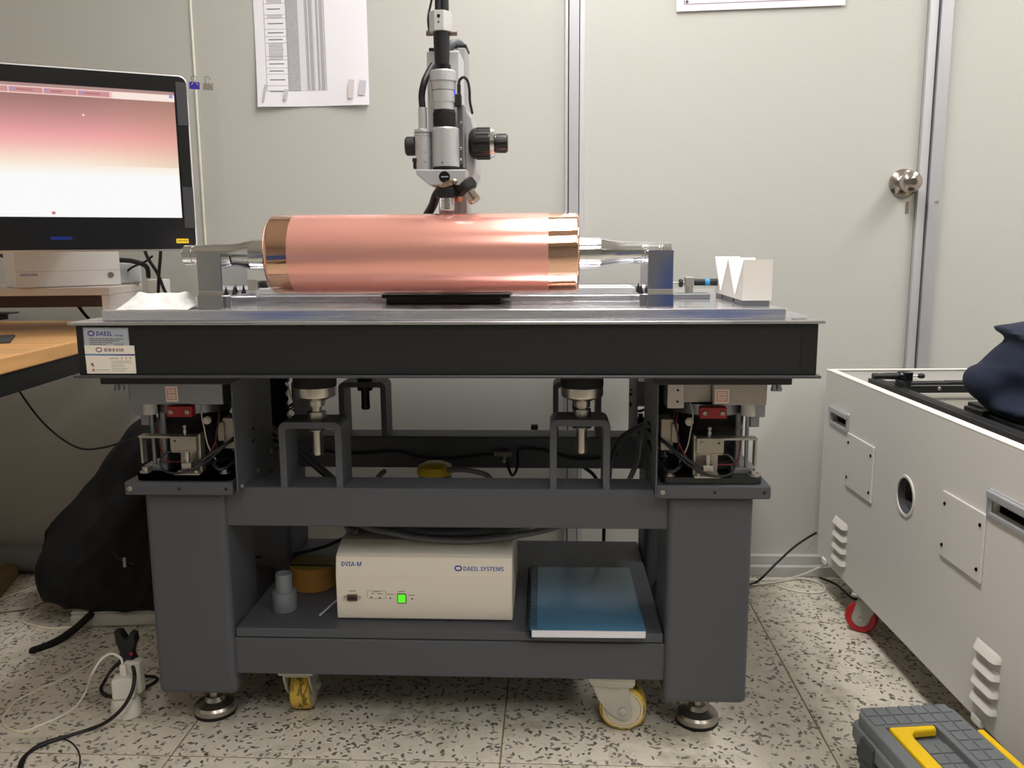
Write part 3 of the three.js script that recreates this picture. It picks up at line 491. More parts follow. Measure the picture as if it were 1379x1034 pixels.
  // crumpled tissue
  {
    const N = 46, P = [], I = [], f = (i, j) => {
      const u = i / N, v = j / N;                              // u along x, v in depth
      const edge = Math.min(1, 4.2 * u + 0.06) * Math.min(1, (1 - u) * 6 + 0.45), arch = Math.sin(Math.PI * Math.min(1, v * 0.94 + 0.02));
      const fold = Math.abs(((u * 3.1 + v * 1.7 + 0.5 * noise(u * 3, v * 3)) % 1) - 0.5) * 0.009 + Math.abs(((u * 1.3 - v * 2.3 + 3) % 1) - 0.5) * 0.012 + 0.002 * noise(u * 7, v * 7);
      return Math.max(0.0006, (0.0215 * Math.min(1, 0.35 + v * 1.4) * arch * edge + fold * arch * edge * 0.7) * (u > 0.86 ? 0.55 : 1));
    };
    for (let j = 0; j <= N; j++) for (let i = 0; i <= N; i++) {
      const u = i / N, v = j / N, wob = 0.006 * (noise(u * 5, 3) - 0.5), x = -0.7205 + u * 0.128 + 0.01 * (v - 0.5) * (u - 0.5) + 0.012 * v * (1 - u), z = -1.377 - v * (0.075 * Math.min(1, 0.25 + 1.8 * u)) + wob;
      P.push(x, PT + f(i, j), z); 
    }
    for (let j = 0; j < N; j++) for (let i = 0; i < N; i++) { const q = j * (N + 1) + i; I.push(q, q + 1, q + N + 2, q, q + N + 2, q + N + 1); }
    const g = new THREE.BufferGeometry(); g.setAttribute('position', new THREE.Float32BufferAttribute(P, 3)); g.setIndex(I);
    tag(obj('tissue', creased(g, 0.35), M(0xf3f1ee, 0.9, 0, { side: THREE.DoubleSide })), 'crumpled white tissue lying at the end of the aluminium plate', 'tissue');
  }
}

// ---------------------------------------------------------------- microscope over the roller
{
  const z = -1.45, t = thing('inspection_microscope', 'silver inspection microscope with black focus knobs standing over the copper roller', 'microscope', [-0.178, PT, -1.58]);
  const p = (x, y, zz = z) => at(x, y, zz), S = mat.scopeSilver;
  const rx = (x0, x1, y0, y1, z0, z1, r = 0.002, zref = z) => { const a = at(x0, y1, zref), b = at(x1, y0, zref); return bx(a.x, b.x, a.y, b.y, z0, z1, r); };
  const turn = (rows, cx, zz, m, name, par = t) => obj(name, lathe(rows.map(([hw, y]) => [hw * 0.00126, at(cx, y, zz).y]).reverse(), [at(cx, 150, zz).x, 0, zz], 'y', 44), m, par);
  // column and rear carrier
  const cr = at(631, 70, -1.62), cl = at(584, 70, -1.62), cb = at(594, 280, -1.62);
  obj('column', [bx(cb.x, cr.x - 0.001, PT, cr.y, -1.64, -1.585, 0.003), bx(cr.x - 0.016, cr.x - 0.003, PT + 0.02, cr.y - 0.001, -1.586, -1.581, 0.001)], M(0xb9b9bb, 0.35, 0.6), t);
  obj('column_foot', bx(cb.x - 0.03, cr.x + 0.03, PT, PT + 0.014, -1.72, -1.575, 0.003), mat.steelDull, t);
  obj('column_cap', bx(cb.x + 0.008, cr.x, cr.y, cr.y + 0.006, -1.642, -1.583, 0.002), mat.black, t);
  const cg = obj('carrier', [rx(578, 618, 68, 242, -1.60, -1.50, 0.002, -1.5)], mat.scopeWhite, t);
  obj('carrier_cap', rx(577.5, 590, 64, 69, -1.60, -1.50, 0.001, -1.5), mat.black, cg);
  // focus housing to the side of the tubes, sloping at its top
  const hs = new THREE.Shape([[620, 146], [629, 148], [637, 160], [641, 182], [641, 232], [636, 246], [620, 247]].map(([x, y]) => { const q = at(x, y, -1.5); return new THREE.Vector2(q.x, q.y); }));
  obj('focus_housing', extrudeZ(hs, -1.60, -1.485, 0.003), S, t);
  obj('dovetail_strip', rx(616, 624, 140, 225, -1.50, -1.455, 0.001), M(0x9b9b9d, 0.4, 0.7), t);
  const slot = obj('slot', rx(618, 622, 142, 226, -1.456, -1.4535, 0.0004), M(0x6a6a6c, 0.4, 0.7), t);
  for (const y of [165, 200, 215]) obj('screw', bolt(at(620, y, z).x, at(620, y, z).y, -1.4535, 0.0022, 0.0015), mat.chrome, slot);
  obj('slot_end', rx(617.5, 623, 221, 227, -1.457, -1.452, 0.0004), mat.black, slot);
  // camera end
  obj('camera_cable', tube([p(597, -90, -1.455), p(597, -40, -1.455), p(598, 10, -1.455), p(598, 30, -1.455)], 0.0078, 24), mat.black, t);
  obj('camera_cable', tube([p(590, -90, -1.449), p(590, -40, -1.449), p(590, 12, -1.449), p(590, 22, -1.449)], 0.0055, 24), mat.cableBlack, t);
  obj('strain_wire', tube([p(588, -30, -1.46), p(580, 6, -1.458), p(576.5, 25, -1.456), p(578, 42, -1.455)], 0.0018, 30), mat.cableBlack, t);
  const cp = p(594, 30), k = 0.00126;
  const oct = new THREE.Shape([[-14, 4], [-6.5, 13], [4.5, 13], [13, 4], [13, -8], [-14, -8]].map(([x, d]) => new THREE.Vector2(x * k, d * k)));
  const ya = p(594, 43).y, yb = p(594, 17.5).y;
  const clamp = obj('cable_clamp', new THREE.ExtrudeGeometry(oct, { depth: yb - ya, bevelEnabled: true, bevelSize: 0.0008, bevelThickness: 0.0008, bevelSegments: 2 }).rotateX(-Math.PI / 2).scale(1, 1, -1).translate(cp.x, ya, z), mat.scopeWhite, t);
  { const g = clamp.geometry; const ix = g.attributes.position; for (let i = 0; i < ix.count; i += 3) for (const at2 of Object.values(g.attributes)) { const s = at2.itemSize; for (let q = 0; q < s; q++) { const A = at2.array, u = A[(i + 1) * s + q]; A[(i + 1) * s + q] = A[(i + 2) * s + q]; A[(i + 2) * s + q] = u; } } clamp.geometry = creased(g, 0.4); }
  for (const [y, r] of [[25, 0.0028], [33, 0.0014]]) obj('screw', bolt(p(592.5, y).x, p(592, y).y, z + 13 * k + 0.0006, r, 0.0012), mat.black, clamp);
  for (const [x, d] of [[579, 7], [609, 7]]) obj('thumb_screw', lathe([[0, -d * k * 0.8], [0.0042, -d * k * 0.8], [0.0045, 0], [0.0042, d * k * 0.8], [0, d * k * 0.8]], [p(x, 43).x, p(x, 43).y, z - 0.008], 'x', 16), M(0x85796d, 0.4, 0.8), clamp);
  turn([[10.5, 42], [10.3, 60], [9.6, 82], [8.8, 95]], 596.5, z, mat.black, 'cable_boot');
  turn([[0, 88], [10, 88], [10, 95], [0, 95]], 598, z, mat.blackGloss, 'boot_collar');
  turn([[0, 95.5], [15, 95.5], [17, 97.5], [17.3, 110], [16.6, 110.8], [16.6, 111.5], [16, 112], [15.8, 122], [15, 122.6], [15, 123.2], [15.6, 123.8], [15.4, 138], [14.4, 139], [14.4, 148.5], [0, 148.5]], 597.5, z, mat.scopeSilver, 'camera_body');
  for (const [y, h] of [[110.6, 16.9], [122.8, 15.4]]) turn([[h - 1, y - 0.4], [h, y - 0.4], [h, y + 0.4], [h - 1, y + 0.4]], 597.5, z, mat.steelDull, 'ring');
  { const rows = [], pts = []; const c = p(598.5, 160); const g = []; turn([[0, 148.5], [13.6, 148.5], [13.9, 150], [13.9, 171], [13.4, 172.5], [0, 172.5]], 598.5, z, mat.black, 'grip'); for (let i = 0; i < 36; i++) { const a = i / 36 * 6.2832; g.push(cyl(V(c.x + 14.0 * k * Math.cos(a), p(598, 170).y, z + 14.0 * k * Math.sin(a)), V(c.x + 14.0 * k * Math.cos(a), p(598, 152).y, z + 14.0 * k * Math.sin(a)), 0.0008, 0.0008, 5)); } obj('grip_rib', g, mat.black, t).userData.kind = 'stuff'; }
  turn([[0, 172.5], [16.2, 172.5], [17.5, 174.5], [17.5, 225], [0, 225]], 599.5, z, S, 'zoom_body');
  turn([[0, 225], [16.8, 225], [16.8, 228], [0, 228]], 599.5, z, mat.black, 'gap_ring');
  obj('screw', bolt(p(598, 220.5).x, p(598, 220.5).y, z + 17.5 * k - 0.0006, 0.0012, 0.001), mat.black, t);
  // head block with chamfered corner
  const hb = new THREE.Shape([[560, 228], [628, 228], [628, 240], [618, 249], [578, 249], [561, 235]].map(([x, y]) => { const q = p(x, y, z + 0.02); return new THREE.Vector2(q.x, q.y); }));
  const head = obj('head_block', [extrudeZ(hb, -1.52, z + 0.021, 0.002)], S, t);
  const lc = p(598.5, 238, z + 0.022);
  obj('badge', lathe([[0, 0], [7.2 * k, 0], [7.2 * k, 0.0012], [6.4 * k, 0.0018], [0, 0.0018]], [lc.x, lc.y, z + 0.0205], 'z', 36), mat.blackGloss, head);
  obj('badge_text', [-4.2, -2.6, -1, 0.6, 2.2, 3.8].map((u) => bx(lc.x + u * k, lc.x + (u + 1.0) * k, lc.y - 0.0008, lc.y + 0.0008, z + 0.0222, z + 0.0228, 0.0001)), M(0xcfcfcf, 0.5), head).userData.kind = 'stuff';
  // light inlet
  turn([[0, 145], [5.8, 145], [5.8, 176], [0, 176]], 569, z, S, 'light_tube');
  turn([[0, 174.5], [10.5, 174.5], [11, 176], [11, 183], [10.2, 184], [10.2, 209], [9.9, 210], [9.6, 232], [0, 233]], 568.5, z, S, 'light_inlet');
  turn([[10.6, 178.5], [11.3, 178.5], [11.3, 180.5], [10.6, 180.5]], 568.5, z, mat.steelDull, 'ring');
  for (const y of [206, 219]) obj('screw', bolt(p(574, y).x, p(574, y).y, z + 0.0105, 0.0015, 0.0015), mat.steelDull, t);
  obj('side_bridge', rx(572, 586, 176, 230, z - 0.02, z - 0.004, 0.002), M(0x8d8d8f, 0.4, 0.6), t);
  obj('fibre_cable', tube([p(569, 147), p(568, 128), p(571, 112), p(577, 98, -1.47), p(583, 88, -1.485)], 0.0056, 50), mat.cableBlack, t);
  const n1 = p(552, 196);
  obj('coarse_knob', lathe([[0, -0.0085], [0.0135, -0.0085], [0.0155, -0.006], [0.0155, 0.006], [0.0145, 0.0078], [0, 0.0078]], [n1.x, n1.y, z - 0.01], 'x', 36), mat.black, t);
  obj('iris_lever', [rx(556, 563, 213, 219, z, z + 0.008), rx(557, 562, 218, 228, z, z + 0.006)], mat.black, t);
  // focus knob on the other side
  const kn = at(637, 193.5, z - 0.03), sx = (x) => at(x, 193.5, z - 0.03).x - kn.x;
  obj('coarse_knob', [lathe([[0, -0.006], [0.017, -0.006], [0.0225, -0.002], [0.0245, 0.001], [0.0255, 0.003], [0.0255, sx(659)], [0.0235, sx(661)], [0, sx(661)]], [kn.x, kn.y, z - 0.03], 'x', 44), ...Array.from({ length: 22 }, (_, i) => { const a = i / 22 * 6.2832; return bx(sx(642), sx(660), -0.0016, 0.0016, 0.0245, 0.0263, 0.0007).rotateX(a).translate(kn.x, kn.y, z - 0.03); })], M(0x131314, 0.3), t);
  obj('knob_ring', lathe([[0, sx(660)], [0.0235, sx(660)], [0.0245, sx(661)], [0.0225, sx(666)], [0.016, sx(668)], [0, sx(668)]], [kn.x, kn.y, z - 0.03], 'x', 44), mat.chrome, t);
  obj('fine_knob', [lathe([[0, sx(667)], [0.0145, sx(667)], [0.0155, sx(669)], [0.0148, sx(682)], [0.013, sx(684)], [0, sx(684)]], [kn.x, kn.y, z - 0.03], 'x', 40), ...Array.from({ length: 20 }, (_, i) => bx(sx(669), sx(682), -0.001, 0.001, 0.0146, 0.0157, 0.0005).rotateX(i / 20 * 6.2832).translate(kn.x, kn.y, z - 0.03))], M(0x161617, 0.28), t);
  // ring light sensor with the blue lamp, and its loop of wire
  const led = obj('sensor_clip', [rx(612, 621, 127, 143, z - 0.012, z + 0.004, 0.001), rx(616, 620, 113, 130, z - 0.008, z + 0.003, 0.001)], mat.black, t);
  obj('blue_lamp', rx(609.5, 613.5, 123, 128, z + 0.002, z + 0.0075, 0.001), new THREE.MeshStandardMaterial({ color: 0x3038e0, emissive: 0x3a3cff, emissiveIntensity: 1.2, roughness: 0.3 }), led);
  obj('sensor_wire', tube([p(618, 118), p(619, 108), p(624, 104), p(629, 108, z - 0.01), p(632, 120, z - 0.03), p(633, 138, z - 0.05), p(636, 152, z - 0.055)], 0.0023, 60), mat.cableBlack, t);
  obj('column_hose', tube([at(600, 70, -1.58), at(609, 60, -1.585), at(618, 59, -1.6), at(623, 66, -1.615), at(624, 76, -1.615)], 0.0075, 40), M(0x55565a, 0.5), t);
  // nosepiece and objectives
  const tilt = V(-0.27, 0.95, 0.1).normalize();
  const along = (c, dir, rows, m, n, par) => obj(n, lathe(rows, c, dir, 44), m, par);
  const nose = along(p(608, 246.5), tilt, [[0, -0.005], [0.02, -0.005], [0.0245, -0.003], [0.025, 0.002], [0.023, 0.0055], [0, 0.0055]], M(0xb9a392, 0.16, 1), 'nosepiece', t);
  const o1 = p(601.5, 252), ob = obj('objective', lathe([[0, -0.0405], [0.006, -0.0405], [0.0105, -0.039], [0.0122, -0.0365], [0.0122, -0.018], [0.0128, -0.0165], [0.0128, -0.013], [0, -0.013]], [o1.x, o1.y, z], 'y', 44), mat.chrome, t);
  obj('objective_collar', [lathe([[0, -0.018], [0.0175, -0.018], [0.0188, -0.016], [0.0192, -0.003], [0.0175, 0.0005], [0, 0.0005]], [o1.x + 0.001, o1.y, z + 0.002], 'y', 44), ...Array.from({ length: 40 }, (_, i) => bx(-0.0006, 0.0006, -0.015, -0.004, 0.0186, 0.0197, 0.0003).rotateY(i / 40 * 6.2832).translate(o1.x + 0.001, o1.y, z + 0.002))], mat.black, ob);
  for (const y of [-0.023, -0.028, -0.033]) obj('ring', lathe([[0.0118, y - 0.0004], [0.0126, y - 0.0004], [0.0126, y + 0.0004], [0.0118, y + 0.0004]], [o1.x, o1.y, z], 'y', 40), mat.nickel, ob);
  const d2 = V(0.56, -0.8, 0.08).normalize(), o2 = p(626, 250, z + 0.002);
  const oc = along(o2, d2, [[0, 0.012], [0.0105, 0.012], [0.0105, 0.0295], [0.0085, 0.032], [0, 0.032]], M(0xc8beb4, 0.12, 1), 'objective', t);
  along(o2, d2, [[0, -0.006], [0.0165, -0.006], [0.0178, -0.004], [0.0178, 0.0085], [0.015, 0.012], [0, 0.012]], mat.black, 'objective_collar', oc);
  obj('collar_rib', Array.from({ length: 32 }, (_, i) => bx(-0.0007, 0.0007, -0.003, 0.008, 0.0174, 0.0186, 0.0003).rotateY(i / 32 * 6.2832).applyQuaternion(new THREE.Quaternion().setFromUnitVectors(V(0, 1, 0), d2)).translate(o2.x, o2.y, o2.z)), mat.black, oc).userData.kind = 'stuff';
  const d3 = V(0.12, -0.8, -0.6).normalize(), o3 = p(612, 248, z - 0.025);
  along(o3, d3, [[0, 0], [0.013, 0], [0.0105, 0.016], [0.0085, 0.03], [0, 0.03]], M(0xc98a72, 0.15, 1), 'objective', t);
  obj('power_cable', tube([at(598, 250, -1.52), at(588, 262, -1.525), at(583, 276, -1.535), at(574, 292, -1.55), at(560, 318, -1.58), at(556, 350, -1.6), at(562, 385, -1.6)], 0.0078, 60), mat.cableBlack, t);
}

// ---------------------------------------------------------------- desk, riser, computer, monitor
{
  const TOP = 0.72, d = thing('office_desk', 'wood topped office desk with a black steel underframe beside the bench', 'desk', [-1.45, 0, -1.8]);
  const A = [-0.955, -1.05], B = [-1.0385, -2.24];                 // right edge of the top, near and far
  const sh = new THREE.Shape(); sh.moveTo(A[0], -A[1]); sh.lineTo(B[0], -B[1]); sh.lineTo(-1.86, 2.24); sh.lineTo(-1.86, 1.05); sh.closePath();
  const top = new THREE.ExtrudeGeometry(sh, { depth: 0.024, bevelEnabled: true, bevelSize: 0.003, bevelOffset: -0.003, bevelThickness: 0.003, bevelSegments: 3 }).rotateX(-Math.PI / 2).translate(0, TOP - 0.027, 0);
  obj('desk_top', boxUV(top, 1.2), mat.wood, d);
  const yaw = Math.atan2(A[0] - B[0], A[1] - B[1]);
  const dir = V(Math.sin(yaw), 0, Math.cos(yaw));
  const lg = Math.hypot(A[0] - B[0], A[1] - B[1]), rot = (g) => merge([g]).rotateY(yaw).translate(B[0], 0, B[1]);
  obj('apron', rot(bx(-0.028, -0.004, TOP - 0.071, TOP - 0.028, 0.03, lg - 0.03, 0.002)), mat.black, d);
  obj('apron', bx(-1.84, B[0] - 0.02, TOP - 0.071, TOP - 0.028, -2.22, -2.2, 0.002), mat.black, d);
  obj('leg', rot(bx(-0.06, -0.02, 0, TOP - 0.028, lg - 0.1, lg - 0.05, 0.003)), mat.black, d);
  obj('leg', bx(-1.84, -1.79, 0, TOP - 0.028, -2.2, -2.15, 0.003), mat.black, d);
  obj('leg', bx(-1.84, -1.79, 0, TOP - 0.028, -1.13, -1.08, 0.003), mat.black, d);
  // riser shelf
  const rc = at(147, 397.5, -1.97), ry = 0.12, RT = at(147, 387, -1.97).y;
  const r = thing('monitor_riser', 'white monitor riser shelf with a dark brown front rail on the desk', 'shelf', [rc.x, TOP, rc.z], ry);
  const H = RT - TOP, rail = at(147, 413, -1.97).y - TOP, slab = rc.y - TOP;
  loc('top_board', bx(-0.75, 0.001, slab, H, -0.22, 0, 0.002), M(0xe6dcd4, 0.5), r);
  loc('side_board', bx(-0.018, 0, 0, slab, -0.22, -0.001, 0.001), M(0xe4dcd6, 0.5), r);
  loc('side_board', bx(-0.75, -0.732, 0, slab, -0.22, -0.001, 0.001), M(0xe4dcd6, 0.5), r);
  loc('front_rail', bx(-0.732, -0.019, rail, slab, -0.02, -0.004, 0.001), mat.brown, r);
  // small computer under the monitor
  const by = RT + 0.0005, bc = on(164, 383.5, by), bl = on(23.5, 388.5, by), byaw = -Math.atan2(bc.z - bl.z, bc.x - bl.x);
  const pcH = at(164, 337, bc.z).y - by, len = bc.distanceTo(bl);
  const pc = thing('desktop_computer', 'white box computer with a round power button under the monitor', 'computer', [bc.x, by, bc.z], byaw);
  const pcF = canvas(512, 160, (c, w, h) => { c.fillStyle = '#e8e5e1'; c.fillRect(0, 0, w, h); c.fillStyle = '#c9c6c3'; c.fillRect(0, 88, w, 3); c.fillStyle = '#6a6aa8'; c.font = 'bold 17px sans-serif'; c.fillText('HANSUNG', 14, 110); });
  loc('case', bx(-len, 0, 0, pcH, -0.11, -0.001, 0.003), M(0xdfdcd8, 0.45), pc);
  loc('front_panel', sheet(V(-len + 0.002, 0.002, 0.0005), V(-0.002, 0.002, 0.0005), V(-0.002, pcH - 0.002, 0.0005), V(-len + 0.002, pcH - 0.002, 0.0005), 0.001), M(0xffffff, 0.4, 0, { map: pcF }), pc);
  loc('side_box', [bx(-0.002, 0.058, 0.003, pcH * 0.62, -0.1, -0.03, 0.003), bx(0.055, 0.062, 0.001, pcH * 0.55, -0.1, -0.035, 0.002)], M(0xc2c3c4, 0.45), pc);
  const bt = pcH * 0.3;
  loc('power_button', lathe([[0.0048, 0], [0.0068, 0], [0.0068, 0.0015], [0.0048, 0.0015], [0.0044, 0.0006], [0, 0.0006]], [-len * 0.105, bt, 0.0012], 'z', 30), M(0x8d8d8d, 0.3, 0.6), pc);
  // monitor: the screen turned towards the camera's side of the desk
  const myaw = 0.50, mz = -1.91, tr = at(249, 104, mz), br = at(265, 335, mz), mH = tr.y - br.y, mW = 0.58;
  const m = thing('monitor', 'black framed monitor showing a pale pink and white picture on the desk', 'monitor', [(tr.x + br.x) / 2, br.y, mz], myaw);
  loc('housing', extrudeZ(roundRect(-mW, 0.004, -0.004, mH + 0.004, 0.018), -0.045, -0.004, 0.004), M(0xd7d7d6, 0.35), m);
  const bez = roundRect(-mW + 0.003, 0, 0, mH, 0.015), S = [-mW + 0.026, -0.0255, 0.068, mH - 0.033];
  const hole = new THREE.Path(); hole.moveTo(S[0], S[2]); hole.lineTo(S[0], S[3]); hole.lineTo(S[1], S[3]); hole.lineTo(S[1], S[2]); hole.closePath(); bez.holes.push(hole);
  loc('bezel', extrudeZ(bez, -0.005, 0.003, 0.001), mat.blackGloss, m);
  const scr = canvas(1024, 576, (c, w, h) => {
    const g = c.createLinearGradient(0, 0, 0, h); for (const [s, k] of [[0, '#8f6a66'], [0.08, '#a27874'], [0.2, '#c08a88'], [0.36, '#efa6a8'], [0.44, '#f9bdb6'], [0.54, '#fde0d0'], [0.62, '#fff6e8'], [0.68, '#ffffff'], [1, '#ffffff']]) g.addColorStop(s, k); c.fillStyle = g; c.fillRect(0, 0, w, h);
    const q = c.createLinearGradient(w * 0.62, 0, w, 0); q.addColorStop(0, 'rgba(255,190,150,0)'); q.addColorStop(1, 'rgba(200,160,120,0.28)'); c.fillStyle = q; c.fillRect(0, 0, w, h * 0.6);
    c.fillStyle = '#b08e8a'; c.fillRect(0, 0, w, 13); c.fillStyle = '#f3d0ca'; c.fillRect(0, 13, w, 32); c.fillStyle = '#ffeae0'; c.fillRect(w * 0.77, 16, w * 0.23, 29);
    for (let i = 0; i < 6; i++) { c.fillStyle = '#cf9494'; c.fillRect(62 + i * 120, 18, 116, 22); c.fillStyle = '#b4787c'; c.fillRect(86 + i * 120, 25, rr(30, 70), 7); c.fillStyle = '#9d9ad6'; c.fillRect(68 + i * 120, 22, 11, 11); }
    c.fillStyle = '#9a9ad8'; c.fillRect(w - 20, 14, 14, 14); c.fillStyle = '#ffffff'; c.beginPath(); c.moveTo(w * 0.657, 118); c.lineTo(w * 0.657, 129); c.lineTo(w * 0.666, 125); c.fill(); c.fillStyle = '#c77'; c.fillRect(w * 0.52, h - 24, 12, 12);
  });
  loc('screen', sheet(V(S[0], S[2], 0), V(S[1], S[2], 0), V(S[1], S[3], 0), V(S[0], S[3], 0), 0.002), new THREE.MeshStandardMaterial({ color: 0x000000, roughness: 0.2, emissive: 0xffffff, emissiveIntensity: 0.95, emissiveMap: scr }), m);
  { const L = new THREE.RectAreaLight(0xffe9e0, 0.9, S[1] - S[0], S[3] - S[2]); L.position.set((S[0] + S[1]) / 2, (S[2] + S[3]) / 2, 0.01); L.rotation.y = Math.PI; m.add(L); }
  const logo = canvas(256, 48, (c) => { c.fillStyle = '#0a0b10'; c.fillRect(0, 0, 256, 48); c.fillStyle = '#2445c8'; c.font = 'bold 38px sans-serif'; c.textBaseline = 'middle'; c.fillText('HANSUNG', 14, 26); });
  loc('logo', sheet(V(-0.289, 0.0195, 0.0034), V(-0.235, 0.0195, 0.0034), V(-0.235, 0.03, 0.0034), V(-0.289, 0.03, 0.0034), 0.0003), M(0xffffff, 0.3, 0, { map: logo }), m);
  const yl = canvas(128, 48, (c) => { c.fillStyle = '#f2cf1c'; c.fillRect(0, 0, 128, 48); c.fillStyle = '#7a6a1a'; for (let x = 14; x < 112; x += 13) c.fillRect(x, 16, 8, 14); });
  loc('yellow_label', sheet(V(-0.041, 0.0125, 0.0034), V(-0.0155, 0.0125, 0.0034), V(-0.0155, 0.0225, 0.0034), V(-0.041, 0.0225, 0.0034), 0.0004), M(0xffffff, 0.5, 0, { map: yl }), m);
  loc('neck', [bx(-mW / 2 - 0.05, -mW / 2 + 0.05, 0.03, 0.16, -0.33, -0.044, 0.006)], M(0xcfcfce, 0.4), m);
  loc('stand_foot', [bx(-mW / 2 - 0.04, -mW / 2 + 0.04, RT - br.y, 0.05, -0.35, -0.32, 0.004), bx(-mW / 2 - 0.1, -mW / 2 + 0.1, RT - br.y, RT - br.y + 0.006, -0.36, -0.30, 0.002)], M(0xcfcfce, 0.4), m);
  // clear memo board stuck on the frame, with its two clips
  const memo = thing('memo_board', 'clear plastic memo board stuck along the edge of the monitor', 'memo board', m.position.toArray(), myaw);
  const my0 = 0.046, my1 = mH - 0.012;
  loc('clear_sheet', bx(-0.020, 0.066, my0, my1, 0.0043, 0.0058, 0.0004), mat.glass, memo);
  for (const [a, b] of [[my0, my0 + 0.088], [my1 - 0.09, my1]]) loc('tape_tab', bx(-0.0215, 0.0005, a, b, 0.0036, 0.0044, 0.0003), M(0x3c3c3e, 0.4), memo);
  for (const [u, c, lab] of [[0.017, M(0x3a32a8, 0.35), 'blue binder clip on the top edge of the clear memo board'], [0.045, M(0x9a9488, 0.4, 0.4), 'silver grey binder clip on the top edge of the clear memo board']]) {
    const cpos = V(u, my1 - 0.0125, 0.005).applyMatrix4(m.matrixWorld);
    const b = thing('binder_clip', lab, 'clip', cpos.toArray(), myaw), w = 0.0105;
    loc('clip_body', extrudeX([[0.0045, 0.0005], [0.0005, 0.0135], [-0.0005, 0.0135], [-0.0045, 0.0005], [-0.0055, 0.0], [-0.0055, 0.001], [-0.001, 0.0145], [0.001, 0.0145], [0.0055, 0.001], [0.0055, 0]].map(([q, y]) => [q, 0.0145 - y]), -w, w), c, b);
    const hp = []; for (let i = 0; i <= 12; i++) { const a = Math.PI * (1.15 - 1.3 * i / 12) ; hp.push(V(Math.cos(a) * 0.0055, 0.0225 + Math.sin(a) * 0.0055, 0.001)); }
    loc('clip_handle', tube([V(-0.006, 0.008, 0.005), V(-0.003, 0.014, 0.004), ...hp, V(0.003, 0.014, 0.004), V(0.006, 0.008, 0.005)], 0.0013, 60, 6), M(0x8c8880, 0.4, 0.4), b);
  }
  // bits behind and on the desk
  const wb = at(203, 389, -2.16); tag(obj('adapter_box', [bx(wb.x - 0.01, wb.x + 0.034, TOP, wb.y + 0.024, -2.2, -2.16, 0.003)], M(0xd9d6cf, 0.5)), 'small white adapter box standing on the desk behind the riser', 'adapter');
  const cz = -2.1, c3 = [[[[205, 345], [196, 352], [178, 360], [168, 368]], 0.0028], [[[190, 318], [198, 345], [212, 368], [222, 392], [229, 404]], 0.0042], [[[217, 318], [216, 345], [214, 370], [213, 395]], 0.0042], [[[160, 350], [180, 352], [197, 359], [200, 372]], 0.006], [[[2, 344], [10, 348], [22, 356], [40, 366]], 0.0045], [[[100, 405], [107, 414], [114, 423], [122, 432]], 0.004]];
  c3.forEach(([pts, r2], i) => tag(obj('cable', tube(pts.map(([x, y], j) => at(x, y, cz - j * 0.012)), r2, 40, 8), mat.cableBlack), ['thin black lead curving behind the white computer box', 'long black cable slanting down behind the lower monitor corner', 'straight black cable hanging behind the lower monitor corner', 'thick black cable arching over the white computer box', 'black cable at the far end of the white computer box', 'black cable slanting below the brown riser rail'][i], 'cable'));
  tag(obj('dark_wedge', bx(-0.08, 0, 0, 0.006, -0.12, 0.02, 0.002).rotateY(0.5).translate(...on(15, 461, TOP).toArray()), M(0x3a3a3c, 0.6)), 'flat dark grey pad lying on the wooden desk', 'pad');
  const ft = on(5, 431, TOP); tag(obj('pen_tray', [bx(ft.x - 0.06, ft.x - 0.005, TOP, TOP + 0.016, ft.z - 0.03, ft.z, 0.002), bx(ft.x - 0.08, ft.x + 0.02, TOP + 0.016, TOP + 0.02, ft.z - 0.04, ft.z + 0.005, 0.0015)], M(0x33302f, 0.5)), 'small dark lidded tray on the desk below the brown rail', 'tray');
  // lead hanging from the desk to the isolator
  tag(obj('hanging_cable', tube([at(22, 520, -1.9), at(27, 528, -1.9), at(40, 547, -1.88), at(62, 573, -1.8), at(85, 592, -1.75), at(110, 604, -1.68), at(140, 602.5, -1.6), at(165, 595, -1.55), at(186, 588, -1.5)], 0.0022, 90, 8), mat.cableBlack), 'thin black cable sagging from the desk across to the isolator', 'cable');
}

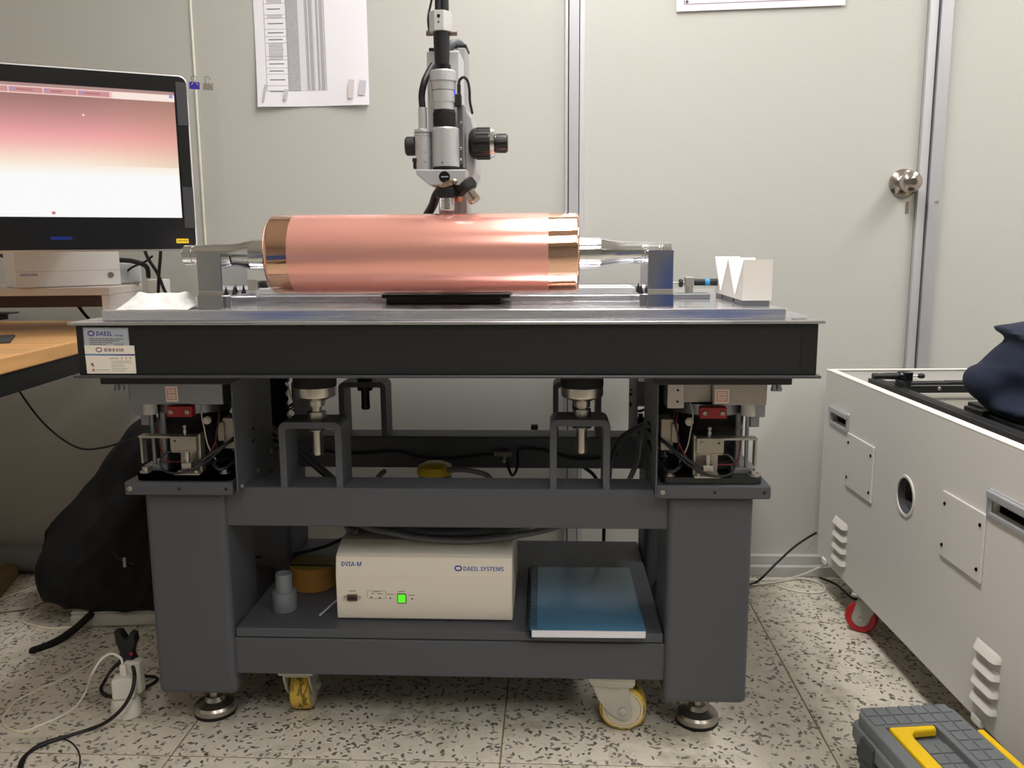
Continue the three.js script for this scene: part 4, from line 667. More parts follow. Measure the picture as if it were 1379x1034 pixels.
// ---------------------------------------------------------------- things on the lower shelf
{
  // control box
  const z = -1.53, x0 = -0.4105, x1 = -0.0758, y0 = SHELF + 0.003;
  const prof = [[z, y0], [z + 0.0015, 0.3], [z - 0.006, 0.3345], [z - 0.012, 0.338], [z - 0.05, 0.352], [z - 0.24, 0.352], [z - 0.24, y0]];
  const t = thing('control_box', 'ivory control box with blue lettering and a green lit button', 'control box', [-0.243, SHELF, -1.65]);
  obj('case', extrudeX(prof.map(([a, b]) => [Math.min(a, z + 0.0015) - 0.002, b]), x0, x1, 0.002), mat.ivory, t);
  for (const x of [x0 + 0.03, x1 - 0.03]) for (const q of [z - 0.02, z - 0.21]) obj('foot', lathe([[0, SHELF], [0.008, SHELF], [0.008, y0 + 0.001], [0, y0 + 0.001]], [x, 0, q], 'y', 16), mat.rubber, t);
  const W = x1 - x0;
  const lower = canvas(1536, 402, (c, w, h) => {
    c.fillStyle = '#e4dccd'; c.fillRect(0, 0, w, h); c.strokeStyle = '#6c675f'; c.lineWidth = 3; c.beginPath(); c.roundRect(268, 142, 166, 74, 12); c.stroke();
    c.fillStyle = '#78736a'; c.font = '16px sans-serif'; c.textBaseline = 'middle'; c.fillRect(104, 142, 66, 8); c.fillRect(320, 148, 70, 6); for (const [x, y, l] of [[304, 164, 26], [358, 166, 48], [446, 170, 58], [544, 142, 56], [634, 176, 54]]) c.fillRect(x, y, l, 7);
  });
  const upper = canvas(1536, 158, (c, w, h) => {
    c.fillStyle = '#e4dccd'; c.fillRect(0, 0, w, h); c.fillStyle = '#26489c'; c.font = 'bold 52px sans-serif'; c.textBaseline = 'middle'; c.fillText('DVIA-M', 40, 62);
    c.strokeStyle = '#2c4796'; c.lineWidth = 12; c.beginPath(); c.ellipse(1074, 88, 29, 19, 0, 0, 7); c.stroke(); c.font = 'bold 49px sans-serif'; c.fillText('DAEIL SYSTEMS', 1116, 90, 390);
  });
  const zf = z + 0.0004, zt = z + 0.0016;
  const fp = obj('front_panel', sheet(V(x0 + 0.002, y0 + 0.002, z + 0.0004), V(x1 - 0.002, y0 + 0.002, z + 0.0004), V(x1 - 0.002, 0.2995, z + 0.0018), V(x0 + 0.002, 0.2995, z + 0.0018), 0.0012), M(0xffffff, 0.5, 0, { map: lower }), t);
  obj('name_panel', sheet(V(x0 + 0.002, 0.2997, z + 0.0018), V(x1 - 0.002, 0.2997, z + 0.0018), V(x1 - 0.002, 0.3345, z - 0.0052), V(x0 + 0.002, 0.3345, z - 0.0052), 0.0012), M(0xffffff, 0.5, 0, { map: upper }), t);
  const U = (u) => x0 + W * u / 236, Yf = (py) => at(560, py, z).y;
  const db = obj('serial_port', [bx(U(15), U(29), Yf(809), Yf(801), z, z + 0.0055, 0.0015)], M(0x5b4d45, 0.4, 0.4), fp);
  obj('port_face', bx(U(16.5), U(27.5), Yf(807.5), Yf(803), z + 0.0052, z + 0.0062, 0.0005), M(0x241a17, 0.6), db);
  for (const u of [12.2, 31.8]) obj('jack_screw', new THREE.CylinderGeometry(0.0026, 0.0026, 0.006, 6).rotateX(Math.PI / 2).translate(U(u), Yf(804.5), z + 0.003), mat.steel, fp);
  for (const [u, py] of [[47.5, 804.5], [58.8, 805], [73, 805.5], [102.3, 806]]) obj('indicator', lathe([[0, 0], [0.0016, 0], [0.0016, 0.0008], [0, 0.0014]], [U(u), Yf(py), z + 0.0008], 'z', 14), M(0x2c2622, 0.4), fp);
  obj('button_frame', bx(U(82.5), U(94.5), Yf(812), Yf(799), z, z + 0.0026, 0.0008), M(0x5e7a46, 0.5), fp);
  obj('green_button', bx(U(83.6), U(93.4), Yf(810.8), Yf(800.2), z + 0.001, z + 0.0036, 0.001), new THREE.MeshStandardMaterial({ color: 0x56d82c, roughness: 0.35, emissive: 0x5cff26, emissiveIntensity: 0.55 }), fp);
  { const L = new THREE.RectAreaLight(0x66ff40, 0.5, 0.012, 0.012); L.position.set(U(88.5), Yf(805.5), z + 0.0045); L.rotation.y = Math.PI; scene.add(L); }
  // notebook
  const nb = thing('spiral_notebook', 'spiral bound notebook with a glossy blue cover on the bench shelf', 'notebook', [0.06, SHELF, -1.62], 0.012);
  loc('back_cover', bx(-0.106, 0.106, 0, 0.0008, -0.154, 0.154, 0.0003), M(0x23313c, 0.4), nb);
  loc('pages', bx(-0.1, 0.1055, 0.0008, 0.0146, -0.1535, 0.1535, 0.001), M(0xe9e6ee, 0.85), nb);
  loc('front_cover', bx(-0.103, 0.106, 0.0148, 0.0156, -0.154, 0.154, 0.0003), MP(0x4d7d9c, 0.18, 0, { clearcoat: 0.6, clearcoatRoughness: 0.1 }), nb);
  const rings = []; for (let i = 0; i < 30; i++) rings.push(new THREE.TorusGeometry(0.0115, 0.0007, 6, 24).translate(-0.0995, 0.0085, -0.149 + i * 0.0103));
  for (const g of rings) loc('ring', g, mat.black, nb);
  // pipe coupling, tape roll, white strip
  const c = V(-0.525, SHELF, -1.575);
  const pc = tag(obj('pipe_coupling', lathe([[0.0175, 0], [0.0225, 0], [0.0238, 0.002], [0.0238, 0.036], [0.0225, 0.038], [0.0168, 0.038], [0.0162, 0.04], [0.0158, 0.072], [0.0145, 0.074], [0.0135, 0.072], [0.0135, 0.01], [0.0175, 0.0]], c), mat.pvc), 'grey plastic pipe reducer standing on the bench shelf', 'pipe fitting');
  const tp = V(-0.503, SHELF, -1.70), T = thing('tape_roll', 'roll of brown packing tape with a yellow printed core label', 'tape', tp.toArray());
  loc('tape', lathe([[0.0385, 0], [0.0465, 0], [0.0475, 0.001], [0.0475, 0.047], [0.0465, 0.048], [0.0385, 0.048], [0.0385, 0]], [0, 0, 0], 'y', 56), M(0xb5843f, 0.3), T);
  const lab = canvas(128, 128, (k) => { k.fillStyle = '#a8901e'; k.fillRect(0, 0, 128, 128); k.fillStyle = '#6e5c14'; for (let y = 6; y < 70; y += 11) k.fillRect(0, y, 128, 4); k.fillStyle = '#171510'; k.fillRect(0, 78, 128, 15); });
  loc('core', lathe([[0.036, 0], [0.0385, 0], [0.0385, 0.048], [0.036, 0.048], [0.036, 0]], [0, 0, 0], 'y', 48), M(0x9a7b3a, 0.8), T);
  { const g = new THREE.CylinderGeometry(0.0468, 0.0468, 0.0006, 48).translate(0, 0.0484, 0), p = g.attributes.position, u = g.attributes.uv; for (let i = 0; i < p.count; i++) u.setXY(i, 0.5 + p.getX(i) / 0.1, 0.5 - p.getZ(i) / 0.1); loc('printed_label', g, M(0xffffff, 0.5, 0, { map: lab }), T); }
  const s0 = on(431, 830, SHELF), s1 = on(458, 806, SHELF); tag(obj('plastic_strip', cyl(V(s0.x, SHELF + 0.0026, s0.z), V(s1.x, SHELF + 0.0026, s1.z), 0.0022, 0.0022, 10), M(0xc9c9c9, 0.5)), 'thin white plastic strip poking out beside the control box', 'strip');
  // coil of grey cable on the box
  const coil = [], N = 240, T4 = 3.9, lie = (q) => q > -1.542 ? 0.338 : q > -1.58 ? 0.338 + (-1.542 - q) * 0.37 : 0.352;
  for (let i = 0; i <= N; i++) { const k = i / N * T4, a = k * 6.2832 + 2.6, q = -1.655 + (0.112 - 0.0235 * k) * Math.sin(a) + 0.004 * Math.sin(a * 2 + k * 2); coil.push(V(-0.195 + (0.222 - 0.014 * k) * Math.cos(a) + 0.01 * Math.sin(k * 3), lie(q) + 0.0082 + 0.002 * k + 0.012 * Math.pow(Math.cos(a), 2) * (k > 0.6 ? 1 : 0), q)); }
  tag(obj('cable_coil', tube(coil, 0.0068, 1000, 8), mat.cableGrey), 'loose coil of thick grey cable lying on the ivory control box', 'cable coil');
  tag(obj('cable', tube([on(345, 752, SHELF), on(395, 748, SHELF), on(430, 738, SHELF + 0.02), at(470, 722, -1.74), at(500, 712, -1.72)].map((v, i) => v.setY(Math.max(v.y, SHELF + 0.004))), 0.004, 60), mat.cableBlack), 'thin black cable running over the bench shelf behind the tape roll', 'cable');
  { const q = []; for (let i = 0; i <= 26; i++) { const a = 2.2 + i / 26 * 2.9; q.push(V(-0.335 + 0.05 * Math.cos(a), 0.395 + 0.045 * Math.sin(a), -1.79)); } tag(obj('cable', tube(q, 0.0058, 90), mat.cableGrey), 'short loop of grey cable hanging behind the upper front beam', 'cable'); }
  // yellow plug on the coil
  const yp = at(586, 640, -1.72), Y = thing('yellow_reel', 'yellow topped cable reel seen over the upper front beam', 'reel', [yp.x, 0.3975, -1.72]);
  loc('reel_drum', lathe([[0, 0], [0.03, 0], [0.034, 0.006], [0.034, 0.05], [0, 0.05]], [0, 0, 0], 'y', 40), M(0x4d4f52, 0.5), Y);
  loc('reel_cap', lathe([[0, 0.05], [0.037, 0.05], [0.038, 0.055], [0.034, 0.0665], [0.02, 0.073], [0, 0.0745]], [0, 0, 0], 'y', 40), M(0xb39c12, 0.45), Y);
  loc('reel_lead', tube([V(0.03, 0.062, 0.02), V(0.06, 0.0655, 0.03), V(0.09, 0.061, 0.03), V(0.115, 0.05, 0.03), V(0.13, 0.0, 0.03)], 0.0055, 40), mat.cableGrey, Y);
  // tee fitting on the rear beam and its two hoses
  const tz = -1.895, tc = at(679, 611, tz), tf = thing('tee_fitting', 'small grey hose tee fitting on the front of the upper rear beam', 'hose fitting', [tc.x, tc.y, tz]);
  loc('tee_body', [lathe([[0, -0.019], [0.006, -0.019], [0.0075, -0.015], [0.0075, 0.013], [0.006, 0.017], [0, 0.017]], [0, 0, 0], 'x', 20), cyl(V(0, 0, 0), V(0, -0.014, 0), 0.006)], M(0x82807a, 0.4, 0.3), tf);
  loc('collar', [lathe([[0, -0.023], [0.0052, -0.023], [0.0052, -0.018], [0, -0.018]], [0, 0, 0], 'x', 16), cyl(V(0, -0.013, 0), V(0, -0.02, 0), 0.0055)], M(0xa5a29a, 0.4), tf);
  loc('clip', bx(-0.009, 0.006, -0.008, 0.008, -0.0165, -0.006, 0.001), mat.black, tf);
  tag(obj('air_hose', tube([at(682, 618, tz), at(685, 630, tz), at(690, 640, tz + 0.03), at(695, 634, tz + 0.04), at(697, 622, tz + 0.02), at(699, 606, tz + 0.002), at(740, 608, tz - 0.008), at(765, 616, tz - 0.008), at(800, 618, tz - 0.006), at(830, 612, tz - 0.004)], 0.0032, 120), mat.cableBlack), 'black air hose looping from the tee fitting along the rear beam', 'hose');
  tag(obj('air_hose', tube([at(672, 611, tz), at(650, 613, tz - 0.007), at(610, 617, tz - 0.008), at(570, 616, tz - 0.008), at(535, 608, tz - 0.008), at(480, 611, tz - 0.007), at(420, 606, tz - 0.005)], 0.003, 120), mat.cableBlack), 'black air hose running along the rear beam towards the isolator side plate', 'hose');
  tag(obj('beam_stop', [bx(0, 0.016, 0, 0.011, -0.01, 0.01, 0.003).translate(...at(715, 578, -1.94).toArray())], mat.black), 'small black stop on the upper rear beam', 'stop');
  // hoses fanning out from the isolators
  const hose = (pts, r2, m2, l) => tag(obj('signal_cable', tube(pts.map(([x, y, q]) => at(x, y, q)), r2, 60), m2), l, 'cable');
  hose([[884, 566, -1.66], [862, 575, -1.68], [840, 588, -1.68], [824, 612, -1.66], [818, 650, -1.62], [812, 680, -1.6]], 0.0066, mat.cableGrey, 'grey cable bowing down from the cabinet side isolator beside the bracket');
  hose([[878, 560, -1.72], [862, 590, -1.74], [858, 620, -1.72], [848, 645, -1.72], [838, 665, -1.74]], 0.0055, mat.cableGrey, 'grey cable hanging behind the side plate next to the white cabinet');
  hose([[352, 566, -1.68], [385, 590, -1.68], [420, 620, -1.66], [450, 646, -1.62], [470, 672, -1.6]], 0.006, mat.cableGrey, 'grey cable slanting through the bracket below the tabletop');
  hose([[360, 590, -1.72], [395, 604, -1.72], [430, 634, -1.7], [455, 654, -1.66]], 0.0045, mat.cableBlack, 'black cable slanting through the bracket below the tabletop');
  hose([[785, 628, -2.04], [800, 640, -2.04], [812, 670, -2.05], [813, 727, -2.06], [812, 775, -2.06], [811, 815, -2.06], [806, 822, -2.04]], 0.0045, mat.cableBlack, 'black cable hanging between the bench and the door');
}
// ---------------------------------------------------------------- on the wall
{
  const z = WALL + 0.004, H = 0.42;
  const list = canvas(900, 1272, (c, w, h) => {
    c.fillStyle = '#f2eff4'; c.fillRect(0, 0, w, h); const y1 = h * 0.905, y0 = 40, X = (u) => 60 + u;
    c.fillStyle = '#b9b7bb'; c.fillRect(X(195), y0, 92, y1 - y0); c.fillRect(X(345), y0, 20, y1 - y0); c.fillRect(X(375), y0, 26, y1 - y0); c.fillRect(X(432), y0, 16, y1 - y0); c.fillRect(X(460), y0, 26, y1 - y0);
    c.fillStyle = '#68686e'; for (let y = y0; y < y1; y += 10) { c.fillRect(X(288), y, 210, 1.6); for (const x of [196, 286, 340, 372, 404, 430, 455, 490]) c.fillRect(X(x), y, 4, 5); c.fillStyle = '#97969b'; for (let x = 200; x < 282; x += 7) if (rnd() < 0.8) c.fillRect(X(x), y + 2, 5, 4); c.fillStyle = '#68686e'; }
    c.strokeStyle = '#8f8f94'; c.lineWidth = 3; c.strokeRect(X(20), y0, 172, y1 - y0); c.strokeRect(X(20), y0, 478, y1 - y0);
    let y = y0; while (y < y1 - 30) { const b = rr(24, 110); if (rnd() < 0.33) { c.fillStyle = '#a3a2a7'; for (let q = y + 4; q < y + b; q += 7) c.fillRect(X(46), q, 118 + rr(-6, 6), 4); } else { c.fillStyle = '#6f6f75'; c.fillRect(X(46), y + b / 2 - 4, rr(105, 125), 8); } y = Math.min(y + b, y1); c.fillStyle = '#77777c'; c.fillRect(X(20), y, 172, 2.4); }
  });
  const bl = at(348.5, 144.5, z), brr = at(498.3, 141.5, z), up = V(-(brr.y - bl.y), brr.x - bl.x, 0).normalize().multiplyScalar(H), tl = bl.clone().add(up), trr = brr.clone().add(up);
  tl.z = trr.z = WALL + 0.0012; const N = 10, gs = [];
  const t = thing('printed_list', 'tall white sheet printed with a long grey table taped to the wall', 'paper sheet', [bl.x + 0.15, bl.y, z]);
  { // slightly curling sheet
    const P = [], U = [], I = []; for (let j = 0; j <= N; j++) for (let i = 0; i <= N; i++) { const u = i / N, v = j / N, a = bl.clone().lerp(brr, u).lerp(tl.clone().lerp(trr, u), v); a.z = WALL + 0.0012 + 0.011 * Math.pow(1 - v, 3) * (0.55 + 0.45 * Math.cos(u * 6.283)); P.push(...a.toArray()); U.push(u, v); }
    for (let j = 0; j < N; j++) for (let i = 0; i < N; i++) { const q = j * (N + 1) + i; I.push(q, q + 1, q + N + 2, q, q + N + 2, q + N + 1); }
    const g = new THREE.BufferGeometry(); g.setAttribute('position', new THREE.Float32BufferAttribute(P, 3)); g.setAttribute('uv', new THREE.Float32BufferAttribute(U, 2)); g.setIndex(I); g.computeVertexNormals();
    obj('paper', g, M(0xffffff, 0.8, 0, { map: list, side: THREE.DoubleSide }), t);
    const tape = (x0, y0, x1, y1, w) => { const a = at(x0, y0, z + 0.0085), b = at(x1, y1, z + 0.0085), d = b.clone().sub(a).normalize(), s = V(-d.y, d.x, 0).multiplyScalar(w); return sheet(a.clone().add(s), a.clone().sub(s), b.clone().sub(s), b.clone().add(s), 0.0003); };
    for (const [x0, y0, x1, y1, w, c] of [[472, 132, 473.5, 107, 0.0075, 0xd9cfd0], [487, 128, 489, 108, 0.009, 0xcfcbd2], [354, 138, 358, 114, 0.003, 0xc9c6cc], [384, 134, 386, 120, 0.005, 0xd0cdd3]]) obj('tape', tape(x0, y0, x1, y1, w), M(c, 0.4), t);
  }
  const nt = canvas(512, 362, (c, w, h) => { c.fillStyle = '#f1ecf3'; c.fillRect(0, 0, w, h); c.strokeStyle = '#8a8090'; c.lineWidth = 3; c.strokeRect(24, 24, w - 70, h - 44); c.fillStyle = '#5a5a62'; c.beginPath(); c.arc(32, h - 27, 5, 0, 7); c.fill(); });
  const a = at(911, 15.5, z), b = at(1138.3, 6.8, z), u2 = V(-(b.y - a.y), b.x - a.x, 0).normalize().multiplyScalar(0.297);
  tag(obj('wall_notice', sheet(a, b, b.clone().add(u2), a.clone().add(u2), 0.0008), M(0xffffff, 0.8, 0, { map: nt })), 'wide white notice taped high on the door', 'paper sheet');
}
// ---------------------------------------------------------------- by the floor on the desk side
{
  // grey waste pipe along the wall, with a coupling
  const t = thing('waste_pipe', 'grey plastic pipe with a coupling lying along the wall behind the backpack', 'pipe', [-1.5, 0, -2.28]);
  const y = 0.0385, z = -2.277;
  obj('pipe', cyl(V(-1.88, y, z), V(-1.12, y, z), 0.034, 0.034, 36), mat.pvcDark, t);
  const e = at(33, 750, z).x;
  obj('coupling', lathe([[0.034, 0], [0.0378, 0], [0.0384, 0.003], [0.0384, 0.07], [0.0378, 0.073], [0.034, 0.073]], [e - 0.008, y, z], 'x', 40), mat.pvcDark, t);
  obj('coupling', lathe([[0.034, 0], [0.0385, 0.002], [0.0385, 0.1], [0.034, 0.102]], [e - 0.19, y + 0.0, z], 'x', 40), mat.pvc, t);
  const s = V(-1.47, 0, -2.16);
  tag(obj('wooden_batten', boxUV(bx(-0.02, 0.02, 0, 0.035, -0.16, 0.16, 0.003), 3).rotateY(0.3).translate(-1.497, 0, -2.15), M(0x7d6c42, 0.7)), 'short yellowish wooden batten on the floor by the grey pipe', 'batten');
  // backpack slumped against the bench leg, lying on a flat pale box
  const fb = on(150, 843, 0), box = thing('flat_box', 'flat pale plastic box under the black backpack', 'box', [-1.03, 0, -2.01], 0.10);
  loc('box_body', bx(-0.15, 0.15, 0, 0.036, -0.09, 0.085, 0.012, 4), M(0xb9b5aa, 0.5), box);
  loc('box_lid', bx(-0.146, 0.146, 0.036, 0.040, -0.086, 0.081, 0.003), M(0xc6c2b6, 0.5), box);
  const bp = thing('backpack', 'slumped black fabric backpack leaning on the bench leg', 'backpack', [-1.03, 0.04, -2.05]);
  const cap = (x, y2, zz, a, b, r0, r1) => { const bx2 = b[0] - a[0], by2 = b[1] - a[1], bz2 = b[2] - a[2], h = Math.min(1, Math.max(0, ((x - a[0]) * bx2 + (y2 - a[1]) * by2 + (zz - a[2]) * bz2) / (bx2 * bx2 + by2 * by2 + bz2 * bz2))); return Math.hypot(x - a[0] - bx2 * h, y2 - a[1] - by2 * h, zz - a[2] - bz2 * h) - (r0 + (r1 - r0) * h); };
  const f = (x, y2, zz) => {
    let d = ell(x, y2, zz, [-1.07, 0.165, -2.05], [0.215, 0.125, 0.125]);
    d = smin(d, cap(x, y2, zz, [-1.2, 0.17, -2.06], [-1.02, 0.42, -2.07], 0.075, 0.07), 0.06);
    d = smin(d, cap(x, y2, zz, [-1.02, 0.2, -2.06], [-0.9, 0.44, -2.06], 0.12, 0.07), 0.08);
    d = smin(d, cap(x, y2, zz, [-0.93, 0.44, -2.06], [-0.87, 0.5, -2.07], 0.06, 0.045), 0.05);
    d = smin(d, ell(x, y2, zz, [-0.97, 0.17, -1.95], [0.12, 0.115, 0.06]), 0.035);     // front pocket
    d = smin(d, ell(x, y2, zz, [-1.19, 0.13, -1.97], [0.085, 0.075, 0.05]), 0.03);
    d = smin(d, ell(x, y2, zz, [-1.07, 0.095, -1.965], [0.185, 0.07, 0.075]), 0.03);
    d += 0.006 * Math.sin(9 * noise3(x * 7, y2 * 9, zz * 7)) + 0.016 * (noise3(x * 15 + y2 * 9, y2 * 9 - x * 7, zz * 15) - 0.5) + 0.009 * Math.abs(Math.sin(x * 38 - y2 * 30 + 6 * noise3(x * 8, y2 * 8, zz * 8)));
    return Math.max(d, 0.0415 - y2);
  };
  obj('bag', fieldGeo(f, [-1.34, 0.03, -2.21], [-0.80, 0.60, -1.86], 0.0085), mat.cloth, bp);
  obj('strap', (() => { const p = [at(128, 822, -1.96), on(113, 836, 0.04), on(102, 846, 0.024), on(85, 858, 0.012), on(64, 869, 0.006), on(44, 876, 0.005)].map((v) => v), g = tube(p, 0.0085, 60, 8); return g; })(), mat.cloth, bp);
  obj('zip_pull', bx(-0.004, 0.004, -0.012, 0.012, -0.002, 0.002, 0.001).translate(...at(168, 757, -1.885).toArray()), M(0x8a8a8c, 0.3, 0.8), bp);
  obj('zip', tube([at(150, 742, -1.89), at(160, 752, -1.888), at(170, 757, -1.887), at(182, 760, -1.89)], 0.0022, 30, 6), M(0x050506, 0.5), bp);
  // plug adapter with charger, black plug
  const c = on(171, 962, 0.0), ad = thing('plug_adapter', 'white plug adapter with a usb charger standing on the floor by the bench leg', 'adapter', [c.x, 0, c.z]);
  const wm = M(0xe6e1d6, 0.4);
  loc('adapter_base', lathe([[0, 0], [0.0265, 0], [0.0285, 0.003], [0.0275, 0.028], [0.0245, 0.036], [0.021, 0.0385], [0, 0.0385]], [0, 0, 0], 'y', 44).scale(1, 1, 0.9), wm, ad);
  loc('charger', extrudeZ(roundRect(-0.021, 0.021, 0.039, 0.083, 0.007), -0.016, 0.016, 0.004).rotateY(0.25), wm, ad);
  loc('socket_back', extrudeZ(roundRect(-0.006, 0.026, 0.036, 0.105, 0.006), -0.034, -0.012, 0.004), wm, ad);
  loc('usb_plug', bx(-0.006, 0.006, 0.083, 0.106, -0.004, 0.004, 0.002).rotateY(0.25), wm, ad);
  const z1 = c.z, P = (x, y2, zz) => at(x, y2, zz);
  const bpz = c.z - 0.03;
  const pl = thing('power_plug', 'black power plug leaning on the white adapter', 'plug', P(174, 885, bpz).toArray());
  obj('plug_body', [extrudeZ(new THREE.Shape([[156, 848], [163, 848], [170, 858], [175, 858], [177, 850], [183, 852], [185, 862], [181, 872], [180, 880], [183, 886], [182, 892], [160, 896], [163, 888], [164, 876], [158, 862]].map(([x, y2]) => { const q = P(x, y2, bpz); return new THREE.Vector2(q.x, q.y); })), bpz - 0.012, bpz + 0.010, 0.003)], mat.black, pl);
  obj('plug_mark', lathe([[0, 0], [0.0035, 0], [0.0035, 0.001], [0, 0.001]], [P(180, 877, bpz).x, P(180, 877, bpz).y, bpz + 0.0095], 'z', 14), mat.red, pl);
  const cb = (name, pts, r, m2, l) => tag(obj(name, tube(pts, r, pts.length * 16, 8), m2), l, 'cable');
  const G = (x, y2, r) => on(x, y2, r), b2 = 0.0036;
  cb('cable', [P(178, 893, bpz), P(181, 912, c.z + 0.03), P(178, 930, c.z + 0.035), P(166, 952, c.z + 0.045), G(145, 971, 0.02), G(120, 982, b2), G(85, 993, b2), G(50, 1006, b2), G(32, 1020, b2), G(24, 1042, b2), G(22, 1080, b2)], b2, mat.cableBlack, 'thick black power cord sweeping from the plug across the floor');
  cb('cable', [G(88, 991.5, b2), G(60, 1000, b2), G(40, 1012, b2), G(31, 1028, b2), G(28, 1050, b2)].map((v) => v.setY(0.004)), 0.003, mat.cableBlack, 'black cord lying close beside the thick power cord');
  cb('cable', [P(163, 889, bpz), P(152, 900, bpz), G(142, 915, 0.02), G(136, 927, 0.01), G(142, 936, 0.004), G(156, 938, 0.004)], 0.0036, mat.cableBlack, 'black cord curling in a small loop behind the white adapter');
  cb('cable', [G(186, 905, 0.02), G(196, 910, 0.01), G(207, 911, 0.004), G(212, 914, 0.004), G(204, 921, 0.004), G(190, 927, 0.004)], 0.0034, mat.cableBlack, 'black cord bent against the bench leg beside the adapter');
  cb('thin_lead', [G(84, 993, 0.0018), G(98, 1001, 0.0018), G(107, 1015, 0.0018), G(107, 1030, 0.0018), G(100, 1050, 0.0018)], 0.0013, mat.cableBlack, 'thin black lead branching from the thick power cord');
  const uy = V(0, 0.106, 0).add(V(c.x, 0, c.z));
  cb('usb_cable', [uy.clone(), uy.clone().add(V(-0.002, 0.012, 0)), P(160, 884, c.z), P(150, 880, c.z + 0.005), P(138, 886, c.z + 0.01), P(125, 905, c.z + 0.015), G(116, 930, 0.018), G(105, 948, 0.003), G(85, 963, 0.003), G(65, 972, 0.003), G(45, 980, 0.003)], 0.0023, M(0xf0ece2, 0.45), 'white usb cable arching up from the charger on the floor');
  cb('thin_lead', [G(212, 843, 0.002), G(180, 860, 0.002), G(150, 876, 0.002), G(120, 895, 0.002), G(85, 914, 0.002), G(50, 929, 0.002), G(20, 945, 0.002), G(10, 957, 0.002), G(4, 968, 0.002), G(10, 980, 0.002), G(28, 985, 0.002), G(46, 981, 0.002)], 0.0022, mat.cableCream, 'long thin cream lead drawn straight over the floor in front of the backpack');
  cb('thin_lead', [G(-30, 812, 0.002), G(0, 806, 0.002), G(20, 799, 0.002), G(40, 794, 0.002), G(52, 796, 0.002), G(52, 803, 0.002)], 0.0024, mat.cableCream, 'cream lead curving on the floor below the grey pipe');
  cb('thin_lead', [G(72, 805, 0.002), G(48, 815, 0.002), G(34, 828, 0.002), G(31, 836, 0.002), G(45, 842, 0.002), G(70, 846, 0.002), G(100, 843, 0.002), G(118, 838, 0.002)], 0.0024, mat.cableCream, 'cream lead looping round on the floor beside the backpack strap');
  cb('thin_lead', [G(-20, 828, 0.002), G(10, 824, 0.002), G(40, 819, 0.002), G(68, 806, 0.002), G(78, 800, 0.002)], 0.0015, M(0x75654a, 0.6), 'brown lead running over the floor towards the backpack');
}
// ---------------------------------------------------------------- between the bench and the cabinet
{
  const G = (x, y, r) => on(x, y, r), cb = (pts, r, m2, l) => tag(obj('floor_cable', tube(pts, r, pts.length * 16, 8), m2), l, 'cable');
  cb([G(990, 781, 0.003), G(1015, 781, 0.003), G(1045, 780.5, 0.003), G(1066, 778, 0.006), at(1085, 772, -2.25), at(1105, 763.5, -2.22), at(1125, 759, -2.19)], 0.0027, mat.cableWhite, 'white cable rising from the floor to the underside of the white cabinet');
  cb([G(990, 790, 0.003), G(1030, 786, 0.003), G(1060, 781, 0.003), G(1080, 779, 0.003), G(1100, 783, 0.003), G(1110, 790, 0.003), G(1108, 797, 0.003), G(1090, 798, 0.003), G(1070, 795.5, 0.003), G(1045, 788, 0.003)], 0.0027, mat.cableWhite, 'white cable looping on the floor behind the cabinet caster');
  cb([at(1008, 787, -2.2), G(1018, 784, 0.004), at(1026, 778, -2.22), at(1045, 759, -2.24), at(1070, 736, -2.25), at(1086, 725, -2.25), at(1098, 718, -2.24), at(1120, 706, -2.23)], 0.0032, mat.cableBlack, 'black cable rising from the floor to the back of the white cabinet');
  cb([G(1105, 778, 0.003), G(1125, 786, 0.003), G(1138, 797, 0.003), G(1150, 806, 0.003), G(1165, 805, 0.003)], 0.0028, mat.cableBlack, 'black cable lying under the edge of the white cabinet');
  cb([at(1101, 716, -2.235), at(1097, 724, -2.25), at(1090, 735, -2.27), at(1082, 745, -2.3)], 0.0017, mat.cableWhite, 'thin pale lead hanging at the back corner of the white cabinet');
}

